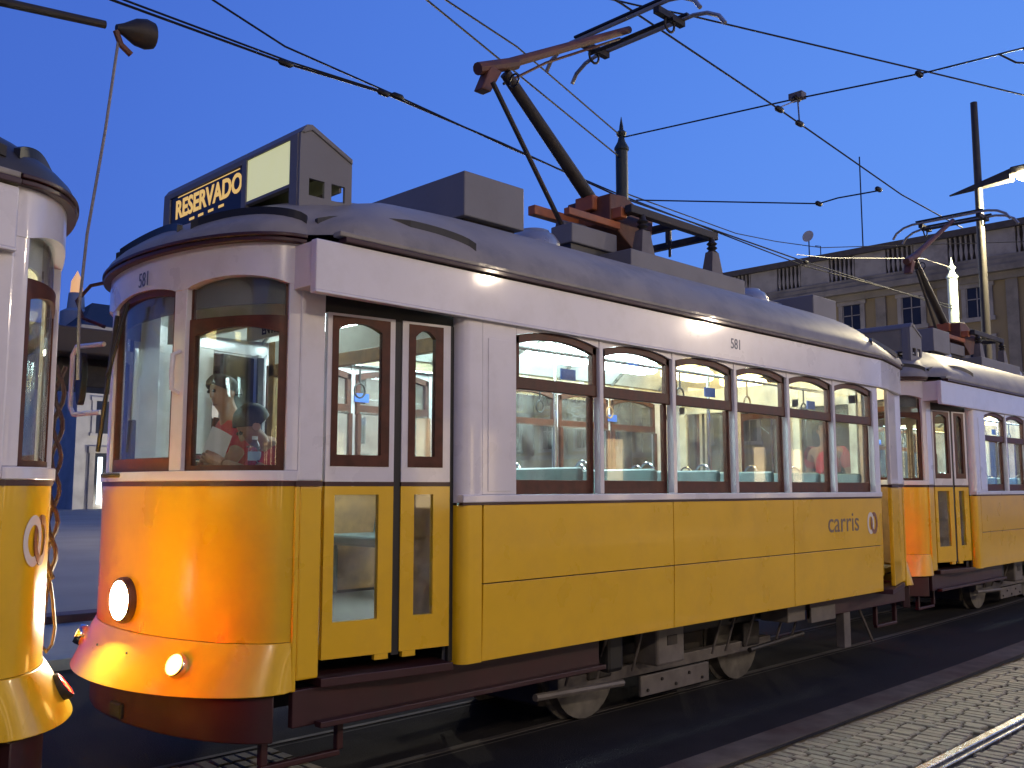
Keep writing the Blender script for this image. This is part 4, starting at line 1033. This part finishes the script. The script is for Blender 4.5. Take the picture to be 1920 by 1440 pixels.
# ------------------------------------------------------------------ buildings round the square
def building_x(x, y0, y1):          # front faces -X
    t = thing('ornate_building', 'ochre stone building with a balustrade along its roof behind the trams at right', 'building', (x, (y0 + y1) / 2, 0))
    o = Vector((x, (y0 + y1) / 2, 0))
    B = lambda b, n_, m, par=None, **k: b.build(n_, m, par or t, None, o, **k)
    B(MB().box(x, x + 12, y0, y1, 0, 15.2), 'wall', m_ochre)
    B(MB().box(x - .8, x + 12, y0, y1, 15.2, 15.6), 'cornice', m_fstone)
    B(MB().box(x - .5, x + 12, y0, y1, 15.6, 16.0), 'cornice', m_fstone)
    B(MB().box(x - .3, x, y0, y1, 14.75, 15.2), 'frieze', m_fstone)
    B(MB().box(x - .25, x + .35, y0, y1, 16.0, 16.3), 'plinth_course', m_fstone)
    B(MB().box(x - .35, x + .45, y0, y1, 18.0, 18.42), 'balustrade_coping', m_slate)
    B(MB().box(x + .7, x + 12, y0, y1, 16.0, 18.25), 'roof', m_slate)
    bal = None
    p = 4.15
    k = 0; y = y0 + .3
    while y < y1 - 4:
        B(MB().box(x - .05, x + .2, y, y + 2.2, 16.3, 18.0), 'balustrade_panel', m_fpale)
        for i in range(6):
            yy = y + 2.2 + .16 + .325 * i
            if bal is None:
                bal = B(MB().lathe([(.09, 0), (.06, .15), (.13, .6), (.06, 1.2), (.09, 1.6), (.09, 1.7)], (x + .08, yy, 16.3), n=8), 'baluster', m_fpale, smooth=True); by = yy
            else:
                c = bal.copy(); C.objects.link(c); c.location.y = yy - by
        y += p; k += 1
    wf = None; wy = None
    y = y0 + 2.5
    while y < y1 - 1.5:
        for z in (12.55, 9.15, 5.2):
            h = 1.9 if z > 6 else 2.6
            b = MB().box(x - .12, x + .02, y - .95, y - .68, z - .2, z + h + .25).box(x - .12, x + .02, y + .68, y + .95, z - .2, z + h + .25).box(x - .16, x + .02, y - 1.05, y + 1.05, z + h + .02, z + h + .3).box(x - .16, x + .02, y - 1.05, y + 1.05, z - .3, z - .02)
            w = B(b, 'window', m_fpale)
            B(MB().box(x - .03, x + .01, y - .68, y + .68, z - .02, z + h + .02), 'pane', m_winglass, w)
            g = MB().box(x - .07, x - .02, y - .03, y + .03, z, z + h).box(x - .07, x - .02, y - .68, y + .68, z + h * .6, z + h * .6 + .06).box(x - .07, x - .02, y - .68, y - .60, z, z + h).box(x - .07, x - .02, y + .60, y + .68, z, z + h)
            B(g, 'glazing_bar', m_fpale, w)
        B(MB().box(x - .14, x + .02, y + 1.75, y + 2.45, 4.6, 14.75), 'pilaster', m_fstone)
        y += 4.2
    B(MB().box(x - .25, x + .02, y0, y1, 8.3, 8.65), 'string_course', m_fstone)
    B(MB().box(x - .25, x + .02, y0, y1, 4.2, 4.6), 'string_course', m_fstone)
    return t
building_x(60, -6, 69.5)
def building_y(y, x0, x1):          # front faces -Y, far side of the square
    t = thing('arcaded_building', 'long pale building with lit doorways across the square, seen between the two left trams', 'building', ((x0 + x1) / 2, y, 0))
    o = Vector(((x0 + x1) / 2, y, 0))
    B = lambda b, n_, m, par=None, **k: b.build(n_, m, par or t, None, o, **k)
    B(MB().box(x0, x1, y, y + 12, 0, 13.4), 'wall', m_palestone)
    B(MB().box(x0 - .2, x1, y - .6, y + 12, 13.4, 14.0), 'cornice', m_stone)
    B(MB().add([(x0, y - .2, 14.0), (x1, y - .2, 14.0), (x1, y + 12, 14.0), (x0, y + 12, 14.0), (x0 + 3, y + 6, 17.0), (x1, y + 6, 17.0)], [(0, 1, 5, 4), (1, 2, 5), (2, 3, 4, 5), (3, 0, 4), (3, 2, 1, 0)]), 'roof', m_slate)
    x = x0 + 2
    i = 0
    while x < x1 - 2:
        lit = m_litwin if i < 2 or i % 5 == 0 else m_winglass
        b = MB().box(x - 1.0, x - .6, y - .3, y, 0, 4.3).box(x + .6, x + 1.0, y - .3, y, 0, 4.3).box(x - 1.1, x + 1.1, y - .35, y, 4.3, 4.8)
        w = B(b, 'doorway', m_stone)
        B(MB().box(x - .6, x + .6, y - .06, y + .01, 0, 4.3), 'pane', m_winglass, w)
        if lit is m_litwin: B(MB().box(x - .3, x + .05, y - .12, y - .07, .4, 4.0), 'light_strip', lit, w)
        for z in (6.0, 9.8):
            b = MB().box(x - .9, x - .6, y - .15, y + .01, z - .2, z + 2.3).box(x + .6, x + .9, y - .15, y + .01, z - .2, z + 2.3).box(x - 1, x + 1, y - .2, y + .01, z + 2.3, z + 2.6).box(x - 1, x + 1, y - .2, y + .01, z - .4, z - .2)
            w = B(b, 'window', m_palestone)
            B(MB().box(x - .6, x + .6, y - .06, y + .012, z - .2, z + 2.3), 'pane', m_winglass, w)
        x += 4.0; i += 1
    return t
building_y(70, 23.6, 59)
for k in range(5):
    fx = 25 + 7.5 * k
    ft = thing('facade_floodlight', 'ground floodlight washing the far arcaded building, %s one along its front' % ('first', 'third', 'fifth', 'seventh', 'ninth')[k], 'floodlight', (fx, 55, .06), 'floodlights in front of the arcaded building')
    MB().box(-.3, .3, -.2, .1, .0, .35).build('housing', m_dark, ft, bevel=.03)
    MB().box(-.26, .26, .1, .12, .06, .31).build('lens', m_litwin, ft)
    ld = bpy.data.lights.new('flood_light', 'SPOT'); ld.energy = 1600 if k == 0 else 7000; ld.color = (1, .93, .80); ld.spot_size = 1.7; ld.spot_blend = .6; ld.shadow_soft_size = .2
    lo = bpy.data.objects.new('flood_light', ld); C.objects.link(lo); lo.parent = ft; lo.location = (0, .25, .3); lo.rotation_euler = (math.radians(112), 0, 0)
def near_row(y, x0, x1):           # street front behind the photographer, mirrored in the paint and the glass
    t = thing('street_front', 'row of stone fronted houses on the near side of the street, behind the photographer', 'building', ((x0 + x1) / 2, y, 0))
    o = Vector(((x0 + x1) / 2, y, 0))
    B = lambda b, n_, m, par=None, **k: b.build(n_, m, par or t, None, o, **k)
    B(MB().box(x0, x1, y - 10, y, 0, 11.5), 'wall', m_stone)
    B(MB().box(x0, x1, y - 10, y + .6, 11.5, 12.1), 'cornice', m_stone)
    x = x0 + 2.5
    while x < x1 - 2:
        for z, h in ((1.0, 3.0), (5.6, 2.4), (9.0, 1.9)):
            w = B(MB().box(x - 1.0, x - .65, y, y + .15, z, z + h).box(x + .65, x + 1.0, y, y + .15, z, z + h).box(x - 1.1, x + 1.1, y, y + .2, z + h, z + h + .3), 'window', m_palestone)
            B(MB().box(x - .65, x + .65, y, y + .05, z, z + h), 'pane', m_shop if z < 2 and int(x / 4.4) % 3 else m_winglass, w)
        x += 4.4
near_row(-25, -45, 60)
tw = thing('lit_lantern_tower', 'small glowing lantern tower above the dark roof in the gap at left', 'tower', (25.3, 76, 0))
MB().lathe([(1.2, 0), (1.2, 16.0), (.7, 16.3), (.6, 17.6)], (0, 0, 0), n=12).build('drum', m_palestone, tw, smooth=True)
MB().lathe([(.5, 0), (.45, 1.0), (.2, 1.5), (.02, 1.9)], (0, 0, 17.6), n=12).build('lantern', m_warmwin, tw, smooth=True)
# roof things
an = thing('dish_antenna', 'small round dish antenna on a mast on the roof edge', 'antenna', (60.6, 29.3, 18.3))
MB().tube([(0, 0, 0), (0, 0, 1.7)], .05, 6).build('mast', m_lamppost, an)
MB().lathe([(.02, -.12), (.42, 0), (.45, .03)], (-.1, 0, 1.9), (-1, 0, .2), 14).build('dish', m_palestone, an, smooth=True)
MB().tube([(0, -.9, 0), (0, -.9, 1.0), (0, -.5, 1.1)], .04, 6).build('bracket', m_lamppost, an)
tag(MB().tube([(61.5, 25.6, 17.5), (61.5, 25.6, 25.6)], .05, 6).build('radio_mast', m_lamppost), 'thin upright radio mast on the roof at right', 'antenna')

# ------------------------------------------------------------------ people
def skin_obj(name, verts, edges, m, parent=None, sub=2):
    me = bpy.data.meshes.new(name); me.from_pydata([v[0] for v in verts], edges, [])
    o = bpy.data.objects.new(name, me); C.objects.link(o)
    md = o.modifiers.new('s', 'SKIN'); md.use_smooth_shade = True; md.branch_smoothing = .4
    for i, v in enumerate(verts):
        r = v[1]; me.skin_vertices[0].data[i].radius = (r, r) if not isinstance(r, tuple) else r
    me.skin_vertices[0].data[0].use_root = True
    ss = o.modifiers.new('u', 'SUBSURF'); ss.levels = sub; ss.render_levels = sub
    dg = bpy.context.evaluated_depsgraph_get(); dg.update()
    nm = bpy.data.meshes.new_from_object(o.evaluated_get(dg)); nm.name = name
    nm.materials.clear(); nm.materials.append(m)
    for p in nm.polygons: p.use_smooth = True
    C.objects.unlink(o); bpy.data.objects.remove(o)
    q = bpy.data.objects.new(name, nm); C.objects.link(q)
    if parent: q.parent = parent
    return q
def person(label, base, rotz, J, group=None):
    """J: joints in local metres (x forward, y left, z up)."""
    t = thing('person', label, 'person', base, group, rotz)
    V = Vector
    j = {k: V(v) for k, v in J.items() if k != 'shirt'}
    hd = (j['head'] - j['neck']).normalized(); fwd = V(J.get('face', (1, 0, 0))).normalized()
    verts = []; edges = []; idx = {}
    def v(name, p, r): idx[name] = len(verts); verts.append((V(p), r))
    def ed(a, b): edges.append((idx[a], idx[b]))
    v('pel', j['pelvis'], .125); v('wst', j['pelvis'].lerp(j['chest'], .5), .12); v('chs', j['chest'], .135); v('nk0', j['neck'], .058)
    v('hd0', j['neck'].lerp(j['head'], .5) + fwd * .01, .058); v('jaw', j['head'] - hd * .055 + fwd * .018, .066); v('crn', j['head'] + hd * .03, .082); v('top', j['head'] + hd * .085 - fwd * .01, .058)
    for a, b in (('pel', 'wst'), ('wst', 'chs'), ('chs', 'nk0'), ('nk0', 'hd0'), ('hd0', 'jaw'), ('jaw', 'crn'), ('crn', 'top')): ed(a, b)
    for s in 'lr':
        v('sh' + s, j['sh' + s], .062); v('el' + s, j['el' + s], .043); v('wr' + s, j['wr' + s], .029); ed('chs', 'sh' + s); ed('sh' + s, 'el' + s); ed('el' + s, 'wr' + s)
        v('hp' + s, j['hp' + s], .088); v('kn' + s, j['kn' + s], .058); v('an' + s, j['an' + s], .04); v('to' + s, j['an' + s] + V((.17, 0, -.04)), .034)
        ed('pel', 'hp' + s); ed('hp' + s, 'kn' + s); ed('kn' + s, 'an' + s); ed('an' + s, 'to' + s)
    body = skin_obj('body', verts, edges, m_skin, t)
    side = hd.cross(fwd).normalized()
    h = j['head']
    MB().lathe([(.012, 0), (.016, .02), (.010, .05)], h - hd * .03 + fwd * .082, (hd - fwd * .28), 8).build('nose', m_skin, t, smooth=True)
    for q in (1, -1):
        MB().lathe([(.002, -.011), (.010, -.005), (.011, 0), (.008, .007), (.002, .010)], h + hd * .012 + fwd * .074 + side * .030 * q, fwd, 8).build('eye', m_eye, t, smooth=True)
        MB().lathe([(.010, -.01), (.026, 0), (.022, .012), (.004, .014)], h - hd * .005 + side * .078 * q, side * q, 10).build('ear', m_skin, t, smooth=True)
    MB().box(-.006, .006, -.020, .020, -.003, .003).build('mouth', m_lip, t, (lambda w: h - hd * .072 + fwd * (.078 + w[0]) + side * w[1] + hd * w[2]))
    # hair cap
    vs = []; fs = []; R = 8; N = 18
    for i in range(R + 1):
        a = i / R * 1.75
        for k2 in range(N):
            b_ = 2 * PI * k2 / N
            d = side * math.sin(a) * math.cos(b_) * .092 + fwd * math.sin(a) * math.sin(b_) * .102 + hd * math.cos(a) * .098
            cut = math.sin(b_)
            aa = a * (1.08 - .40 * max(0, cut))
            d = side * math.sin(aa) * math.cos(b_) * .093 + fwd * math.sin(aa) * math.sin(b_) * .104 + hd * math.cos(aa) * .10
            vs.append(h + hd * .022 - fwd * .014 + d * (1 + random.uniform(-.02, .03)))
    for i in range(R):
        for k2 in range(N): fs.append((i * N + k2, i * N + (k2 + 1) % N, (i + 1) * N + (k2 + 1) % N, (i + 1) * N + k2))
    MB().add(vs, fs).build('hair', m_hair, t, smooth=True)
    # shirt
    verts.clear(); edges.clear(); idx.clear()
    v('pel', j['pelvis'] + V((0, 0, .02)), (.142, .15)); v('wst', j['pelvis'].lerp(j['chest'], .5), (.138, .15)); v('chs', j['chest'], (.152, .165)); v('nk0', j['chest'].lerp(j['neck'], .75), .075)
    ed('pel', 'wst'); ed('wst', 'chs'); ed('chs', 'nk0')
    for s in 'lr':
        v('sh' + s, j['sh' + s], .078); v('el' + s, j['sh' + s].lerp(j['el' + s], .78), .066); ed('chs', 'sh' + s); ed('sh' + s, 'el' + s)
    skin_obj('shirt', verts, edges, J.get('shirt', m_shirt), t)
    verts.clear(); edges.clear(); idx.clear()
    v('pel', j['pelvis'] - V((0, 0, .03)), .132)
    for s in 'lr':
        v('hp' + s, j['hp' + s], .098); v('kn' + s, j['kn' + s], .072); v('an' + s, j['an' + s] + V((0, 0, .03)), .058)
        ed('pel', 'hp' + s); ed('hp' + s, 'kn' + s); ed('kn' + s, 'an' + s)
    skin_obj('trousers', verts, edges, m_trouser, t)
    for s in 'lr':           # hands: palm, four unequal bent fingers, thumb from the side
        w = j['wr' + s]; d = (w - j['el' + s]).normalized()
        pal = V(J.get('palm' + s, (0, 0, -1))); pal = (pal - d * pal.dot(d)).normalized(); ac = d.cross(pal)
        if s == 'l': ac = -ac
        hb = MB()
        hb.tube([w - d * .01, w + d * .03, w + d * .075, w + d * .092], [.026, .033, .036, .028], 10)
        for q, L in ((-1.5, .062), (-.5, .074), (.5, .070), (1.5, .055)):
            a = w + d * .085 + ac * q * .0175
            hb.tube([a - d * .02, a + d * L * .45 + pal * .008, a + d * L * .75 + pal * .026, a + d * L * .85 + pal * .046], [.0095, .009, .0082, .006], 7)
        a = w + d * .035 - ac * .026
        hb.tube([a, a + d * .03 - ac * .022 + pal * .012, a + d * .058 - ac * .024 + pal * .03], [.013, .011, .008], 7)
        hb.build('hand', m_skin, t, smooth=True)
    return t
stand = dict(pelvis=(0, 0, .93), chest=(.01, 0, 1.28), neck=(.015, 0, 1.44), head=(.04, 0, 1.59), shl=(0, .175, 1.38), shr=(0, -.175, 1.38),
             ell=(-.02, .24, 1.10), elr=(-.02, -.24, 1.10), wrl=(.07, .25, .88), wrr=(.07, -.25, .88), hpl=(0, .09, .88), hpr=(0, -.09, .88),
             knl=(.02, .10, .48), knr=(.02, -.10, .48), anl=(-.02, .10, .08), anr=(-.02, -.10, .08), palml=(0, -1, 0), palmr=(0, 1, 0))
# driver standing in the cab, looking out ahead, right arm (towards the passenger saloon) stretched along the ledge
dr = dict(stand)
dr.update(pelvis=(0, 0, .80), chest=(.04, .0, 1.06), neck=(.07, 0, 1.23), head=(.12, 0, 1.355), shl=(.05, .19, 1.15), shr=(.02, -.19, 1.16),
          ell=(.20, .27, .95), wrl=(.36, .18, .92), elr=(-.22, -.34, 1.13), wrr=(-.46, -.36, 1.10), palml=(0, 0, -1), palmr=(0, 0, -1),
          hpl=(0, .09, .76), hpr=(0, -.09, .76), knl=(.12, .10, .44), knr=(.10, -.10, .44), face=(1, .05, -.05))
person('person in a red shirt standing deeper in the cab, looking forward', (-.72, 1.18, .85), PI, dr)
p2 = dict(stand)
p2.update(pelvis=(-.14, 0, .70), chest=(.02, 0, .93), neck=(.08, 0, 1.04), head=(.15, .0, 1.13), shl=(.03, .18, .98), shr=(.02, -.18, .98),
          ell=(.20, .25, .86), wrl=(.33, .12, .93), elr=(.14, -.26, .80), wrr=(.33, -.12, .88), hpl=(-.12, .09, .66), hpr=(-.12, -.09, .66), knl=(.18, .11, .46), knr=(.18, -.11, .46), anl=(.0, .11, .08), anr=(.0, -.11, .08),
          face=(.75, 0, -.65))
person('person with dark hair and a red shirt bending over the papers at the corner window', (-.80, .62, .85), PI - .25, p2)
p3 = dict(stand)
p3.update(pelvis=(0, 0, .82), chest=(.02, 0, 1.12), neck=(.03, 0, 1.27), head=(.05, 0, 1.42), shl=(0, .175, 1.21), shr=(0, -.175, 1.21), ell=(-.02, .24, .94), elr=(-.02, -.24, .94), wrl=(.07, .22, .74), wrr=(.07, -.22, .74))
person('person in a red top standing on the rear platform behind the last side window', (6.2, .95, .85), PI, p3)
for i, (x, y, r, lb) in enumerate(((23.9, 62, 1.0, 'distant dark figure standing on the square in front of the left lit doorway'), (24.9, 64, 2.2, 'distant dark figure beside the right lit doorway across the square'))):
    s_ = dict(stand); s_['shirt'] = m_trouser
    person(lb, (x, y, .06), r, s_)
# papers and bottle in the cab
def paper(name, c, ux, uy, w, h, label):
    c = Vector(c); ux = Vector(ux).normalized(); uy = Vector(uy).normalized(); n_ = ux.cross(uy)
    g = []
    for k2, off in enumerate((0, .0012)):
        g.append([[c + ux * w * (i / 4 - .5) + uy * h * (q / 4 - .5) + n_ * (off + .012 * math.sin(i / 4 * PI)) for i in range(5)] for q in range(5)])
    return tag(MB().shell(g[0], g[1]).build(name, m_paper, smooth=True), label, 'paper')
paper('paper_sheet', (-1.12, .70, 1.875), (.75, -.35, -.42), (.35, .05, .9), .115, .165, 'white sheet of paper held up tilted in the corner window of the cab')
paper('paper_slip', (-.93, .44, 1.80), (.95, .0, .18), (.1, .8, .35), .20, .05, 'narrow slip of white paper lying beside the bottle on the window ledge')
P(nshell(S_PIL, S_P0, 1.70, 1.722, -.18, -.06, 14), 'window_ledge', m_oak, smooth=True)
bt = thing('water_bottle', 'clear plastic water bottle standing on the cab window ledge', 'bottle', (-1.035, .46, 1.722))
MB().lathe([(.030, 0), (.033, .01), (.031, .05), (.033, .06), (.031, .10), (.033, .13), (.022, .155), (.013, .17), (.013, .178)], (0, 0, 0), n=18).build('bottle_body', m_bottle, bt, smooth=True)
MB().lathe([(.015, .178), (.015, .195), (.002, .196)], (0, 0, 0), n=14).build('cap', m_paper, bt, smooth=True)
MB().lathe([(.0338, .07), (.0338, .115)], (0, 0, 0), n=18).build('bottle_label', m_label, bt, smooth=True)
